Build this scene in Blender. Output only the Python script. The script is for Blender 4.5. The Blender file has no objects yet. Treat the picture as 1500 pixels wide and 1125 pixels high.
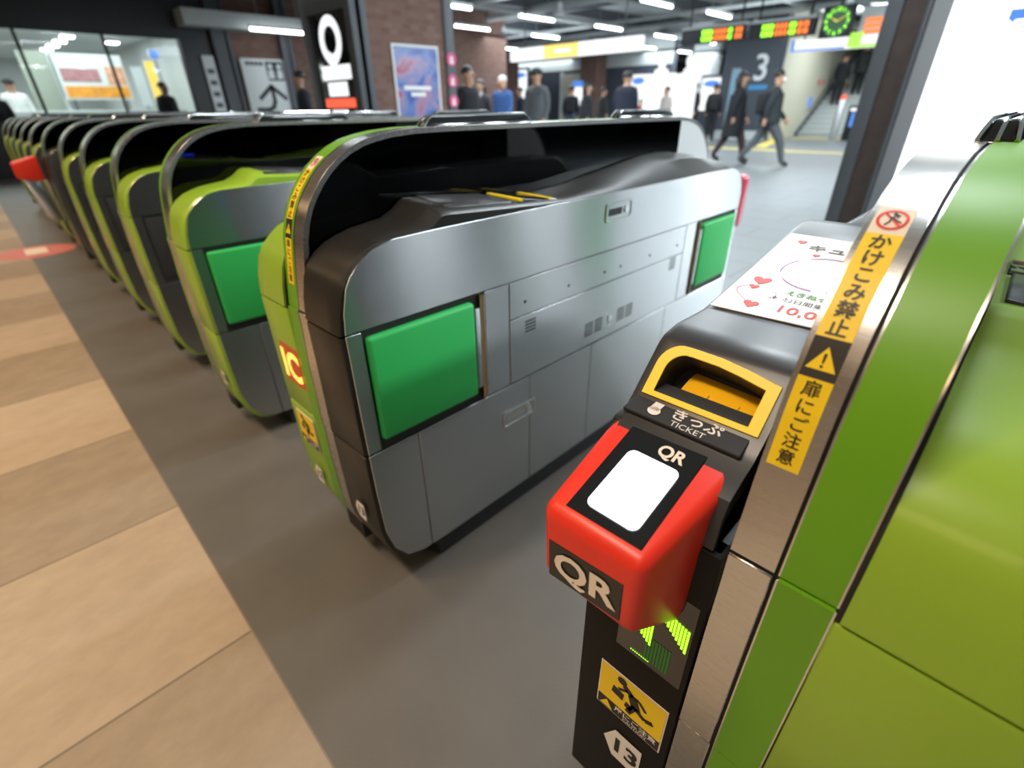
import bpy, bmesh, math, random
from mathutils import Vector, Matrix
R = math.radians
V = Vector
random.seed(7)
SC = bpy.context.scene
COL = SC.collection

# ------------------------------------------------------------------ camera, world, light, exposure
cam = bpy.data.cameras.new('camera')
CAM = bpy.data.objects.new('camera', cam)
COL.objects.link(CAM)
cam.sensor_width = 36.0
cam.lens = 36.0 * 718.0 / 1500.0
yaw, pitch, roll = -0.787, 0.5162, -0.0140
fwd = V((math.sin(yaw) * math.cos(pitch), math.cos(yaw) * math.cos(pitch), -math.sin(pitch)))
rgt = V((math.cos(yaw), -math.sin(yaw), 0))
upv = rgt.cross(fwd)
r2 = rgt * math.cos(roll) + upv * math.sin(roll)
u2 = -rgt * math.sin(roll) + upv * math.cos(roll)
CAM.matrix_world = Matrix(((r2.x, u2.x, -fwd.x, 0), (r2.y, u2.y, -fwd.y, 0), (r2.z, u2.z, -fwd.z, 1.12), (0, 0, 0, 1)))
cam.clip_start = 0.01
cam.dof.use_dof = True
cam.dof.focus_distance = 0.62
cam.dof.aperture_fstop = 2.9
SC.camera = CAM

W = bpy.data.worlds.new('World')
SC.world = W
W.use_nodes = True
W.node_tree.nodes['Background'].inputs[0].default_value = (0.75, 0.82, 0.9, 1)
W.node_tree.nodes['Background'].inputs[1].default_value = 0.22

SC.view_settings.view_transform = 'Standard'
SC.view_settings.look = 'None'
SC.view_settings.exposure = 0.0
SC.view_settings.gamma = 1.0
SC.view_settings.use_curve_mapping = False


def area(name, loc, size, power, color, rot=(0, 0, 0), sizey=None):
    l = bpy.data.lights.new(name, 'AREA')
    l.energy = power
    l.color = color
    l.shape = 'RECTANGLE'
    l.size = size
    l.size_y = sizey or size
    o = bpy.data.objects.new(name, l)
    o.location = loc
    o.rotation_euler = rot
    COL.objects.link(o)
    return o


def spot(name, loc, target, power, color, angle=70, blend=0.5, rad=0.06):
    l = bpy.data.lights.new(name, 'SPOT')
    l.energy = power
    l.color = color
    l.spot_size = R(angle)
    l.spot_blend = blend
    l.shadow_soft_size = rad
    o = bpy.data.objects.new(name, l)
    o.location = loc
    o.rotation_euler = (V(target) - V(loc)).to_track_quat('-Z', 'Y').to_euler()
    COL.objects.link(o)
    return o


COOL = (0.86, 0.95, 1.0)
WARM = (1.0, 0.66, 0.36)
# hall light: the tube rows over the concourse
for ax, ay in ((-3.5, 8.0), (-9.0, 9.0), (-6.0, 15.0), (-14.0, 15.0), (-12.0, 23.0), (-20.0, 24.0)):
    area('hall_tube_light', (ax, ay, 3.05), 4.0, 290, COOL, (0, 0, 0), 4.0)
    area('hall_tube_glow', (ax, ay, 3.15), 4.0, 90, COOL, (math.pi, 0, 0), 4.0)
area('stair_fill_light', (-5.0, 21.0, 3.7), 2.5, 300, COOL, (0, 0, 0), 2.0)  # added lamp that brightens the stairs and the beige wall
# long thin lamps out of view, added to reflect as bands in the steel
for ay, ln, pw in ((3.2, .75, 130), (5.15, 1.1, 190), (7.6, .8, 150), (10.2, 2.4, 800)):
    area('unseen_row_light', (2.5, ay, 2.75), .25, pw, COOL, (0, 0, 0), ln)
for ax, ay, pw in ((-1.2, 3.4, 60), (-4.4, 3.6, 25), (-7.6, 3.6, 25), (-.2, 2.2, 28), (-3.0, 5.2, 40)):  # unseen ceiling tubes, some added to light gate decks and rear ends
    area('unseen_row_light', (ax, ay, 3.3), .18, pw, COOL, (0, 0, 0), 1.3)
area('gate_fill_light', (-0.6, -0.8, 3.5), 1.2, 52, (1.0, 0.86, 0.70), (0, 0, 0), .5)  # added lamp that lifts the front of the nearest gate
# warm downlights over the tiled path outside the gates
for k in range(7):
    spot('warm_downlight', (-1.35 - 1.45 * k, -0.75, 3.3), (-1.35 - 1.45 * k, -0.35, 0), 125, WARM, 100, 0.9, 0.16)
for k in range(4):
    area('warm_cove_light', (0.6 - 3.2 * k, -3.2, 3.6), 1.2, 22, WARM, (0, 0, 0), 1.2)


# ------------------------------------------------------------------ materials
def mat(name, color, rough=0.5, metal=0.0, spec=0.5, coat=0.0, emit=None, estr=0.0, noise=0.0, nscale=20, bump=0.0, bscale=None, stretch=None, nsp=0.0):
    m = bpy.data.materials.new(name)
    m.use_nodes = True
    nt = m.node_tree
    b = nt.nodes['Principled BSDF']
    b.inputs['Base Color'].default_value = (*color, 1)
    b.inputs['Roughness'].default_value = rough
    b.inputs['Metallic'].default_value = metal
    b.inputs['Specular IOR Level'].default_value = spec
    b.inputs['Coat Weight'].default_value = coat
    if emit:
        b.inputs['Emission Color'].default_value = (*emit, 1)
        b.inputs['Emission Strength'].default_value = estr
    if noise or bump or nsp:
        tc = nt.nodes.new('ShaderNodeTexCoord')
        mp = nt.nodes.new('ShaderNodeMapping')
        nt.links.new(tc.outputs['Object'], mp.inputs['Vector'])
        if stretch:
            mp.inputs['Scale'].default_value = stretch
        n = nt.nodes.new('ShaderNodeTexNoise')
        n.inputs['Scale'].default_value = nscale
        n.inputs['Detail'].default_value = 4
        nt.links.new(mp.outputs[0], n.inputs['Vector'])
        if noise:
            mr = nt.nodes.new('ShaderNodeMapRange')
            mr.inputs['To Min'].default_value = 1 - noise
            mr.inputs['To Max'].default_value = 1 + noise
            nt.links.new(n.outputs['Fac'], mr.inputs['Value'])
            mx = nt.nodes.new('ShaderNodeVectorMath')
            mx.operation = 'SCALE'
            mx.inputs[0].default_value = color
            nt.links.new(mr.outputs[0], mx.inputs['Scale'])
            nt.links.new(mx.outputs[0], b.inputs['Base Color'])
        if nsp:
            m2 = nt.nodes.new('ShaderNodeMapRange')
            m2.inputs['To Min'].default_value = rough - nsp
            m2.inputs['To Max'].default_value = rough + nsp
            nt.links.new(n.outputs['Fac'], m2.inputs['Value'])
            nt.links.new(m2.outputs[0], b.inputs['Roughness'])
        if bump:
            bp = nt.nodes.new('ShaderNodeBump')
            bp.inputs['Strength'].default_value = bump
            bp.inputs['Distance'].default_value = 0.002
            if bscale:
                n2 = nt.nodes.new('ShaderNodeTexNoise')
                n2.inputs['Scale'].default_value = bscale
                nt.links.new(mp.outputs[0], n2.inputs['Vector'])
                nt.links.new(n2.outputs['Fac'], bp.inputs['Height'])
            else:
                nt.links.new(n.outputs['Fac'], bp.inputs['Height'])
            nt.links.new(bp.outputs[0], b.inputs['Normal'])
    return m


def emit(name, color, s):
    return mat(name, (0.02, 0.02, 0.02), 0.6, emit=color, estr=s)


M = {}
M['steel'] = mat('brushed_steel', (0.53, 0.545, 0.55), 0.255, 1.0, nscale=14, stretch=(40, 1, 40), bump=0.008, nsp=0.03, noise=0.04)
_n = M['steel'].node_tree
_t = _n.nodes.new('ShaderNodeCombineXYZ')
_t.inputs[2].default_value = 1.0
_b = _n.nodes['Principled BSDF']
_b.inputs['Anisotropic'].default_value = 1.0
_n.links.new(_t.outputs[0], _b.inputs['Tangent'])
M['steel_strip'] = mat('polished_steel_strip', (0.62, 0.60, 0.58), 0.26, 1.0, nscale=30, stretch=(1, 40, 40), bump=0.015, nsp=0.05)
M['steel_edge'] = mat('bright_steel_edge', (0.72, 0.71, 0.70), 0.22, 1.0, noise=0.03, nscale=60)
M['chrome'] = mat('chrome', (0.85, 0.86, 0.88), 0.08, 1.0, noise=0.02)
M['brass'] = mat('bronze_hinge_rod', (0.55, 0.42, 0.28), 0.3, 1.0, noise=0.05)
M['green'] = mat('lime_green_paint', (0.27, 0.46, 0.035), 0.33, noise=0.03, nscale=8, coat=0.15)
M['green_strip'] = mat('green_strip_paint', (0.135, 0.37, 0.010), 0.40, noise=0.02, nscale=8)
M['pad'] = mat('green_vinyl_pad', (0.028, 0.50, 0.11), 0.5, noise=0.06, nscale=6, bump=0.05, bscale=120)
M['black'] = mat('black_console_plastic', (0.016, 0.015, 0.014), 0.34, noise=0.1, nscale=50, bump=0.02, bscale=900)
M['black_shaded'] = mat('shaded_matte_black', (0.007, 0.0065, 0.006), 0.55, spec=0.25, noise=0.1, nscale=40)  # matte console black, darkened in colour for the shadow on this front
M['deck'] = mat('dark_grey_deck_plastic', (0.036, 0.038, 0.044), 0.33, noise=0.06, nscale=40, bump=0.02, bscale=900)
M['rubber'] = mat('black_rubber', (0.025, 0.028, 0.034), 0.45, noise=0.2, nscale=25)
M['gap'] = mat('dark_gap', (0.012, 0.012, 0.012), 0.6, noise=0.1)
M['gloss'] = mat('black_glass_plate', (0.008, 0.009, 0.011), 0.12, coat=0.5, noise=0.1)
M['reader'] = mat('grey_reader_plate', (0.055, 0.062, 0.07), 0.25, noise=0.05)
M['yellow'] = mat('yellow_frame_paint', (0.92, 0.70, 0.015), 0.4, noise=0.03)
M['orange'] = mat('orange_slot_plastic', (0.98, 0.54, 0.012), 0.4, noise=0.05)
M['sticker'] = mat('yellow_sticker', (0.92, 0.66, 0.015), 0.45, noise=0.02)
M['stk_black'] = mat('sticker_black_ink', (0.02, 0.018, 0.016), 0.5, noise=0.05)
M['white'] = mat('white_ink', (0.82, 0.80, 0.78), 0.5, noise=0.02)
M['cream'] = mat('cream_sticker', (0.85, 0.76, 0.66), 0.5, noise=0.02)
M['red'] = mat('red_plastic', (0.80, 0.035, 0.016), 0.36, noise=0.03, nscale=10, bump=0.015, bscale=700)
M['red_ink'] = mat('red_ink', (0.75, 0.03, 0.02), 0.5, noise=0.03)
M['pink'] = mat('pink_ink', (0.8, 0.12, 0.25), 0.5, noise=0.03)
M['purple'] = mat('purple_ink', (0.36, 0.10, 0.50), 0.5, noise=0.03)
M['paper'] = mat('white_paper', (0.86, 0.84, 0.82), 0.35, noise=0.02, coat=0.3)
M['green_ink'] = mat('green_ink', (0.05, 0.30, 0.06), 0.5, noise=0.03)
M['endcap'] = mat('pale_end_cap', (0.78, 0.80, 0.81), 0.35, noise=0.02)
M['lampred'] = mat('red_lens', (0.75, 0.10, 0.16), 0.2, noise=0.04, coat=0.4)
M['screen'] = emit('lit_screen', (0.93, 0.97, 1.0), 3.0)
M['led_green'] = emit('green_led', (0.30, 1.0, 0.02), 2.6)
M['led_dim'] = emit('dim_green_led', (0.02, 0.16, 0.01), 0.5)
M['led_orange'] = emit('orange_led', (1.0, 0.20, 0.02), 1.6)
M['led_amber'] = emit('amber_led_sign', (1.0, 0.42, 0.07), 2.4)
M['led_red'] = emit('red_led_panel', (0.75, 0.09, 0.01), 0.55)
M['led_blue'] = emit('blue_led', (0.02, 0.07, 1.0), 6.0)
M['tube'] = emit('fluorescent_tube', (0.92, 0.97, 1.0), 14.0)
M['lit_white'] = emit('lit_white_panel', (0.95, 0.98, 1.0), 1.25)
M['lit_yellow'] = emit('lit_yellow_panel', (1.0, 0.72, 0.12), 1.3)
M['lit_blue'] = emit('lit_blue_panel', (0.1, 0.3, 0.9), 1.0)
M['lit_green'] = emit('lit_green_panel', (0.45, 0.95, 0.1), 1.2)
M['lit_red'] = emit('lit_red_panel', (1.0, 0.12, 0.06), 1.3)


def glass_mat(name, tint, refl=1.5):
    m = bpy.data.materials.new(name)
    m.use_nodes = True
    nt = m.node_tree
    for n in list(nt.nodes):
        nt.nodes.remove(n)
    out = nt.nodes.new('ShaderNodeOutputMaterial')
    mix = nt.nodes.new('ShaderNodeMixShader')
    tr = nt.nodes.new('ShaderNodeBsdfTransparent')
    gl = nt.nodes.new('ShaderNodeBsdfGlossy')
    fr = nt.nodes.new('ShaderNodeFresnel')
    fr.inputs['IOR'].default_value = refl
    tr.inputs['Color'].default_value = (*tint, 1)
    gl.inputs['Roughness'].default_value = 0.015
    nt.links.new(fr.outputs[0], mix.inputs[0])
    nt.links.new(tr.outputs[0], mix.inputs[1])
    nt.links.new(gl.outputs[0], mix.inputs[2])
    nt.links.new(mix.outputs[0], out.inputs[0])
    return m


M['tint_glass'] = glass_mat('tinted_glass', (0.19, 0.22, 0.24))
M['clear_glass'] = glass_mat('clear_glass', (0.93, 0.96, 0.96), 1.3)


def brick_mat(name, c1, c2, mortar, scale=4.0):
    m = bpy.data.materials.new(name)
    m.use_nodes = True
    nt = m.node_tree
    b = nt.nodes['Principled BSDF']
    tc = nt.nodes.new('ShaderNodeTexCoord')
    sp = nt.nodes.new('ShaderNodeSeparateXYZ')
    ad = nt.nodes.new('ShaderNodeMath')
    cb = nt.nodes.new('ShaderNodeCombineXYZ')
    br = nt.nodes.new('ShaderNodeTexBrick')
    nt.links.new(tc.outputs['Object'], sp.inputs[0])
    nt.links.new(sp.outputs[0], ad.inputs[0])
    nt.links.new(sp.outputs[1], ad.inputs[1])
    nt.links.new(ad.outputs[0], cb.inputs[0])
    nt.links.new(sp.outputs[2], cb.inputs[1])
    nt.links.new(cb.outputs[0], br.inputs['Vector'])
    br.inputs['Scale'].default_value = scale
    br.inputs['Color1'].default_value = (*c1, 1)
    br.inputs['Color2'].default_value = (*c2, 1)
    br.inputs['Mortar'].default_value = (*mortar, 1)
    br.inputs['Mortar Size'].default_value = 0.02
    br.inputs['Bias'].default_value = 0.0
    nt.links.new(br.outputs['Color'], b.inputs['Base Color'])
    b.inputs['Roughness'].default_value = 1.0
    return m


M['brick'] = brick_mat('red_brick', (0.17, 0.085, 0.065), (0.22, 0.13, 0.10), (0.14, 0.12, 0.115))
M['metal_grey'] = mat('grey_painted_steel', (0.085, 0.095, 0.11), 0.5, noise=0.12, nscale=6)
M['rust'] = mat('weathered_brown_steel', (0.05, 0.036, 0.034), 0.55, noise=0.5, nscale=9)
M['dark_steel'] = mat('dark_steel', (0.012, 0.014, 0.018), 0.65, noise=0.2, nscale=6)
M['navy'] = mat('dark_blue_grey_cladding', (0.055, 0.068, 0.09), 0.5, noise=0.06, nscale=3)
M['fascia'] = mat('black_fascia', (0.010, 0.013, 0.017), 0.35, noise=0.2, nscale=3)
M['ceil'] = mat('dark_exposed_ceiling', (0.52, 0.55, 0.56), 0.8, noise=0.5, nscale=1.6)
M['pipe'] = mat('grey_pipe', (0.38, 0.41, 0.42), 0.5, noise=0.15, nscale=4)
M['beige_wall'] = mat('beige_stair_wall', (0.62, 0.60, 0.48), 0.6, noise=0.05, nscale=3)
M['pale_wall'] = mat('pale_grey_wall', (0.52, 0.56, 0.56), 0.6, noise=0.05, nscale=3)
M['stair'] = mat('grey_stair_tread', (0.42, 0.45, 0.44), 0.6, noise=0.08, nscale=8)
M['yellow_tile'] = mat('yellow_tactile_paving', (0.72, 0.55, 0.10), 0.6, noise=0.1, nscale=20)
M['signwhite'] = mat('white_sign_board', (0.72, 0.77, 0.78), 0.5, noise=0.03, nscale=4)
M['signink'] = mat('dark_sign_ink', (0.03, 0.035, 0.04), 0.5, noise=0.1)
M['pinkdisc'] = mat('pink_disc', (0.62, 0.09, 0.22), 0.5, noise=0.1, nscale=15)


def tile_floor():
    m = bpy.data.materials.new('beige_stone_tiles')
    m.use_nodes = True
    nt = m.node_tree
    b = nt.nodes['Principled BSDF']
    tc = nt.nodes.new('ShaderNodeTexCoord')
    sp = nt.nodes.new('ShaderNodeSeparateXYZ')
    nt.links.new(tc.outputs['Object'], sp.inputs[0])

    def math_(op, a, c=None):
        n = nt.nodes.new('ShaderNodeMath')
        n.operation = op
        for i, v in enumerate((a, c)):
            if v is None:
                continue
            if isinstance(v, (int, float)):
                n.inputs[i].default_value = v
            else:
                nt.links.new(v, n.inputs[i])
        return n.outputs[0]
    s = math_('DIVIDE', math_('ADD', sp.outputs[0], 0.996), 0.6275)
    fl = math_('FLOOR', s)
    fr = math_('FRACT', s)
    s2 = math_('DIVIDE', math_('ADD', sp.outputs[1], 1.13), 1.206)
    fr2 = math_('FRACT', s2)
    fl2 = math_('FLOOR', s2)
    j = math_('MINIMUM', math_('MINIMUM', fr, math_('SUBTRACT', 1.0, fr)), math_('MULTIPLY', math_('MINIMUM', fr2, math_('SUBTRACT', 1.0, fr2)), 1.9))
    jm = math_('LESS_THAN', j, 0.006)
    wn = nt.nodes.new('ShaderNodeTexWhiteNoise')
    wn.noise_dimensions = '2D'
    cb = nt.nodes.new('ShaderNodeCombineXYZ')
    nt.links.new(fl, cb.inputs[0])
    nt.links.new(fl2, cb.inputs[1])
    nt.links.new(cb.outputs[0], wn.inputs['Vector'])
    alt = math_('ABSOLUTE', math_('MODULO', fl, 2.0))
    toneA = math_('ADD', math_('MULTIPLY', wn.outputs[0], 0.10), math_('MULTIPLY', alt, 0.26))
    n1 = nt.nodes.new('ShaderNodeTexNoise')
    n1.inputs['Scale'].default_value = 14
    n1.inputs['Detail'].default_value = 8
    n1.inputs['Roughness'].default_value = 0.65
    mp = nt.nodes.new('ShaderNodeMapping')
    mp.inputs['Scale'].default_value = (1.0, 0.6, 1)
    mp.inputs['Rotation'].default_value = (0, 0, 0.6)
    nt.links.new(tc.outputs['Object'], mp.inputs[0])
    nt.links.new(mp.outputs[0], n1.inputs['Vector'])
    fac = math_('ADD', math_('ADD', 0.70, toneA), math_('MULTIPLY', math_('SUBTRACT', n1.outputs['Fac'], 0.5), 0.5))
    sc = nt.nodes.new('ShaderNodeVectorMath')
    sc.operation = 'SCALE'
    sc.inputs[0].default_value = (0.42, 0.335, 0.245)
    nt.links.new(fac, sc.inputs['Scale'])
    mix = nt.nodes.new('ShaderNodeMix')
    mix.data_type = 'RGBA'
    nt.links.new(jm, mix.inputs[0])
    nt.links.new(sc.outputs[0], mix.inputs[6])
    mix.inputs[7].default_value = (0.20, 0.165, 0.125, 1)
    nt.links.new(mix.outputs[2], b.inputs['Base Color'])
    b.inputs['Roughness'].default_value = 0.55
    bp = nt.nodes.new('ShaderNodeBump')
    bp.inputs['Strength'].default_value = 0.25
    bp.inputs['Distance'].default_value = 0.004
    nt.links.new(n1.outputs['Fac'], bp.inputs['Height'])
    nt.links.new(bp.outputs[0], b.inputs['Normal'])
    return m


M['tiles'] = tile_floor()
M['gatefloor'] = mat('shaded_grey_gate_floor', (0.115, 0.108, 0.100), 0.5, noise=0.22, nscale=5, bump=0.2, bscale=220)  # grey floor with the lanes' shade and warm light put into its colour
M['hallfloor'] = brick_mat('grey_concourse_floor', (0.150, 0.165, 0.172), (0.162, 0.177, 0.184), (0.105, 0.115, 0.12), 0.55)
M['hallfloor'].node_tree.nodes['Principled BSDF'].inputs['Roughness'].default_value = 0.4
# concourse floor bricks lie in x, y
_nt = M['hallfloor'].node_tree
_br = [n for n in _nt.nodes if n.type == 'TEX_BRICK'][0]
_tc = [n for n in _nt.nodes if n.type == 'TEX_COORD'][0]
_nt.links.new(_tc.outputs['Object'], _br.inputs['Vector'])
_br.inputs['Mortar Size'].default_value = 0.006


# ------------------------------------------------------------------ mesh helper
FONT = {}
OFF = (0, 0, 0)


def glyphs(body, bold, align):
    key = (body, bold, align)
    if key not in FONT:
        c = bpy.data.curves.new('lettering', 'FONT')
        c.body = body
        c.size = 1.0
        c.offset = bold
        c.align_x = align
        c.align_y = 'CENTER'
        c.resolution_u = 3
        o = bpy.data.objects.new('lettering', c)
        COL.objects.link(o)
        dg = bpy.context.evaluated_depsgraph_get()
        dg.update()
        me = bpy.data.meshes.new_from_object(o.evaluated_get(dg))
        FONT[key] = ([v.co.copy() for v in me.vertices], [list(p.vertices) for p in me.polygons])
        bpy.data.objects.remove(o)
        bpy.data.curves.remove(c)
        bpy.data.meshes.remove(me)
    return FONT[key]


class B:
    def __init__(self, tf=None):
        self.bm = bmesh.new()
        self.mi = 0
        self.tf = tf or (lambda p: V(p))

    def v(self, p):
        return self.bm.verts.new(self.tf(p))

    def f(self, vs):
        try:
            fc = self.bm.faces.new(vs)
            fc.material_index = self.mi
            return fc
        except ValueError:
            return None

    def hull8(self, lo, hi):
        """lo, hi: four points each, same winding"""
        a = [self.v(p) for p in lo]
        c = [self.v(p) for p in hi]
        self.f(a[::-1])
        self.f(c)
        for i in range(4):
            self.f([a[i], a[(i + 1) % 4], c[(i + 1) % 4], c[i]])
        return self

    def box(self, x0, x1, y0, y1, z0, z1):
        return self.hull8([(x0, y0, z0), (x1, y0, z0), (x1, y1, z0), (x0, y1, z0)],
                          [(x0, y0, z1), (x1, y0, z1), (x1, y1, z1), (x0, y1, z1)])

    def prism(self, pts, a, c):
        """pts: list of (y, z) outline extruded in x from a to c"""
        return self.loft([(a, pts), (c, pts)])

    def loft(self, secs):
        rows = [[self.v((x, y, z)) for y, z in pts] for x, pts in secs]
        n = len(rows[0])
        self.f(rows[0])
        self.f(rows[-1][::-1])
        for r0, r1 in zip(rows, rows[1:]):
            for i in range(n):
                self.f([r0[i], r1[i], r1[(i + 1) % n], r0[(i + 1) % n]])
        return self

    def slab(self, pts, off):
        """flat polygon of 3-D points given thickness by the vector off"""
        a = [self.v(p) for p in pts]
        c = [self.v(V(p) + V(off)) for p in pts]
        n = len(a)
        self.f(a)
        self.f(c[::-1])
        for i in range(n):
            self.f([a[i], c[i], c[(i + 1) % n], a[(i + 1) % n]])
        return self

    def ring(self, outer, inner, off):
        n = len(outer)
        o1 = [self.v(p) for p in outer]
        i1 = [self.v(p) for p in inner]
        o2 = [self.v(V(p) + V(off)) for p in outer]
        i2 = [self.v(V(p) + V(off)) for p in inner]
        for k in range(n):
            m = (k + 1) % n
            self.f([o1[k], o1[m], i1[m], i1[k]])
            self.f([o2[k], i2[k], i2[m], o2[m]])
            self.f([o1[k], o2[k], o2[m], o1[m]])
            self.f([i1[k], i1[m], i2[m], i2[k]])
        return self

    def strip(self, path, th, x0, x1):
        """band that follows a (y, z) path; th is its thickness to the inside"""
        n = len(path)
        nor = []
        for i in range(n):
            a = V((*path[max(i - 1, 0)], 0))
            c = V((*path[min(i + 1, n - 1)], 0))
            d = (c - a).normalized()
            nor.append((d.y, -d.x))
        rows = []
        for (y, z), (ny, nz) in zip(path, nor):
            rows.append([self.v((x0, y, z)), self.v((x1, y, z)), self.v((x1, y + ny * th, z + nz * th)), self.v((x0, y + ny * th, z + nz * th))])
        self.f(rows[0])
        self.f(rows[-1][::-1])
        for r0, r1 in zip(rows, rows[1:]):
            for k in range(4):
                self.f([r0[k], r0[(k + 1) % 4], r1[(k + 1) % 4], r1[k]])
        return self

    def cyl(self, p0, p1, r0, r1=None, n=12, caps=True):
        p0, p1 = V(p0), V(p1)
        r1 = r0 if r1 is None else r1
        q = (p1 - p0).to_track_quat('Z', 'Y')
        A, C = [], []
        for i in range(n):
            t = 2 * math.pi * i / n
            d = q @ V((math.cos(t), math.sin(t), 0))
            A.append(self.v(p0 + d * r0))
            C.append(self.v(p1 + d * r1))
        for i in range(n):
            self.f([A[i], A[(i + 1) % n], C[(i + 1) % n], C[i]])
        if caps:
            self.f(A[::-1])
            self.f(C)
        return self

    def tube(self, pts, r, n=8):
        rows = []
        pts = [V(p) for p in pts]
        for i, p in enumerate(pts):
            d = (pts[min(i + 1, len(pts) - 1)] - pts[max(i - 1, 0)]).normalized()
            q = d.to_track_quat('Z', 'Y')
            rows.append([self.v(p + q @ V((math.cos(2 * math.pi * k / n) * r, math.sin(2 * math.pi * k / n) * r, 0))) for k in range(n)])
        for r0, r1 in zip(rows, rows[1:]):
            for k in range(n):
                self.f([r0[k], r0[(k + 1) % n], r1[(k + 1) % n], r1[k]])
        self.f(rows[0][::-1])
        self.f(rows[-1])
        return self

    def ball(self, c, r, nu=12, nv=8, zmin=-1.0):
        c = V(c)
        r = V(r) if not isinstance(r, (int, float)) else V((r, r, r))
        rows = []
        for j in range(nv + 1):
            t = math.acos(zmin) + (0 - math.acos(zmin)) * j / nv
            rows.append([self.v(c + V((math.sin(t) * math.cos(2 * math.pi * k / nu) * r.x, math.sin(t) * math.sin(2 * math.pi * k / nu) * r.y, math.cos(t) * r.z))) for k in range(nu)])
        for r0, r1 in zip(rows, rows[1:]):
            for k in range(nu):
                self.f([r0[k], r0[(k + 1) % nu], r1[(k + 1) % nu], r1[k]])
        self.f(rows[0][::-1])
        return self

    def poly(self, pts):
        self.f([self.v(p) for p in pts])
        return self

    def text(self, body, size, fn, bold=0.0, align='CENTER'):
        vs, fs = glyphs(body, bold, align)
        w = [self.v(fn(p.x * size, p.y * size)) for p in vs]
        for f in fs:
            self.f([w[i] for i in f])
        return self

    def build(self, name, m, parent=None, off=None, bevel=0.0, seg=2, sharp=35, clean=True):
        bm = self.bm
        off = V(OFF if off is None else off)
        for v in bm.verts:
            v.co -= off
        if clean:
            bmesh.ops.remove_doubles(bm, verts=bm.verts, dist=1e-6)
            bmesh.ops.recalc_face_normals(bm, faces=bm.faces)
        if bevel:
            es = [e for e in bm.edges if len(e.link_faces) == 2 and e.calc_face_angle(0) > R(28)]
            bmesh.ops.bevel(bm, geom=es, offset=bevel, segments=seg, affect='EDGES', profile=0.5, clamp_overlap=True)
        me = bpy.data.meshes.new(name)
        bm.to_mesh(me)
        bm.free()
        for mm in (m if isinstance(m, (list, tuple)) else [m]):
            me.materials.append(mm)
        me.polygons.foreach_set('use_smooth', [True] * len(me.polygons))
        me.set_sharp_from_angle(angle=R(sharp))
        o = bpy.data.objects.new(name, me)
        COL.objects.link(o)
        if parent:
            o.parent = parent
        return o


def tag(o, label, cat, group=None):
    o['label'] = label
    o['category'] = cat
    if group:
        o['group'] = group
    return o


def thing(name, label, cat, loc=(0, 0, 0), rz=0.0, group=None):
    o = bpy.data.objects.new(name, None)
    o.empty_display_size = 0.1
    o.location = loc
    o.rotation_euler = (0, 0, rz)
    COL.objects.link(o)
    return tag(o, label, cat, group)


def structure(o):
    o['kind'] = 'structure'
    return o


def copy_tree(o, parent=None):
    c = o.copy()
    COL.objects.link(c)
    if parent:
        c.parent = parent
    for ch in list(o.children):
        copy_tree(ch, c)
    return c


def rrect(w, h, r, n=5):
    out = []
    for cx, cy, a0 in ((w / 2 - r, h / 2 - r, 0), (-w / 2 + r, h / 2 - r, 90), (-w / 2 + r, -h / 2 + r, 180), (w / 2 - r, -h / 2 + r, 270)):
        for k in range(n + 1):
            t = R(a0 + 90 * k / n)
            out.append((cx + r * math.cos(t), cy + r * math.sin(t)))
    return out


def disc(r, n=24, cx=0, cy=0, ry=None):
    return [(cx + r * math.cos(2 * math.pi * k / n), cy + (ry or r) * math.sin(2 * math.pi * k / n)) for k in range(n)]


def heart(s, n=24):
    out = []
    for k in range(n):
        t = 2 * math.pi * k / n
        out.append((s * 0.06 * 16 * math.sin(t) ** 3 / 1.0, s * 0.06 * (13 * math.cos(t) - 5 * math.cos(2 * t) - 2 * math.cos(3 * t) - math.cos(4 * t))))
    return out


# ------------------------------------------------------------------ ticket gates
YC = 1.282
WS = 0.151          # width of one side console
FW = 0.094          # width of the fin
CEN = V((-FW / 2, YC, 0))
OFF = CEN


def mirror(front):
    return front + [(2 * YC - y, z) for y, z in reversed(front)]


BODY = mirror([(.55, .074), (.485, .079), (.442, .095), (.408, .146), (.391, .215), (.386, .35), (.384, .55), (.384, .738), (.389, .783), (.402, .829),
               (.413, .847), (.428, .863), (.447, .878), (.468, .890), (.493, .897), (.521, .901), (.63, .903)])
BAND = mirror([(.55, .070), (.48, .073), (.452, .08), (.432, .09), (.412, .113), (.397, .142), (.386, .18), (.381, .215), (.376, .35), (.374, .55), (.3735, .80)])
FIN_FRONT = [(.50, .068), (.452, .078), (.430, .090), (.410, .113), (.396, .142), (.385, .18), (.380, .215), (.3755, .35), (.374, .5), (.375, .62), (.379, .70), (.3825, .745),
             (.388, .785), (.394, .825), (.400, .862), (.406, .895), (.416, .926), (.430, .955), (.446, .978), (.464, .999), (.484, 1.018), (.508, 1.036), (.535, 1.051), (.566, 1.063), (.60, 1.071), (.64, 1.077), (.70, 1.081), (.78, 1.082)]
FIN = FIN_FRONT + [(1.3, 1.081)] + [(2 * YC - y, z - .003) for y, z in reversed(FIN_FRONT)]
DECK_F = [(.3735, .739), (.379, .783), (.389, .825), (.400, .848), (.420, .868), (.445, .884), (.475, .895), (.507, .903), (.58, .912), (.612, .926), (.632, .941), (.645, .946), (.665, .945),
          (1.04, .910), (1.19, .918), (1.39, .944), (1.60, .966), (1.714, .972), (1.80, .968), (1.918, .954), (2.06, .925), (2.13, .875), (2.17, .80), (2.19, .739)]
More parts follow.
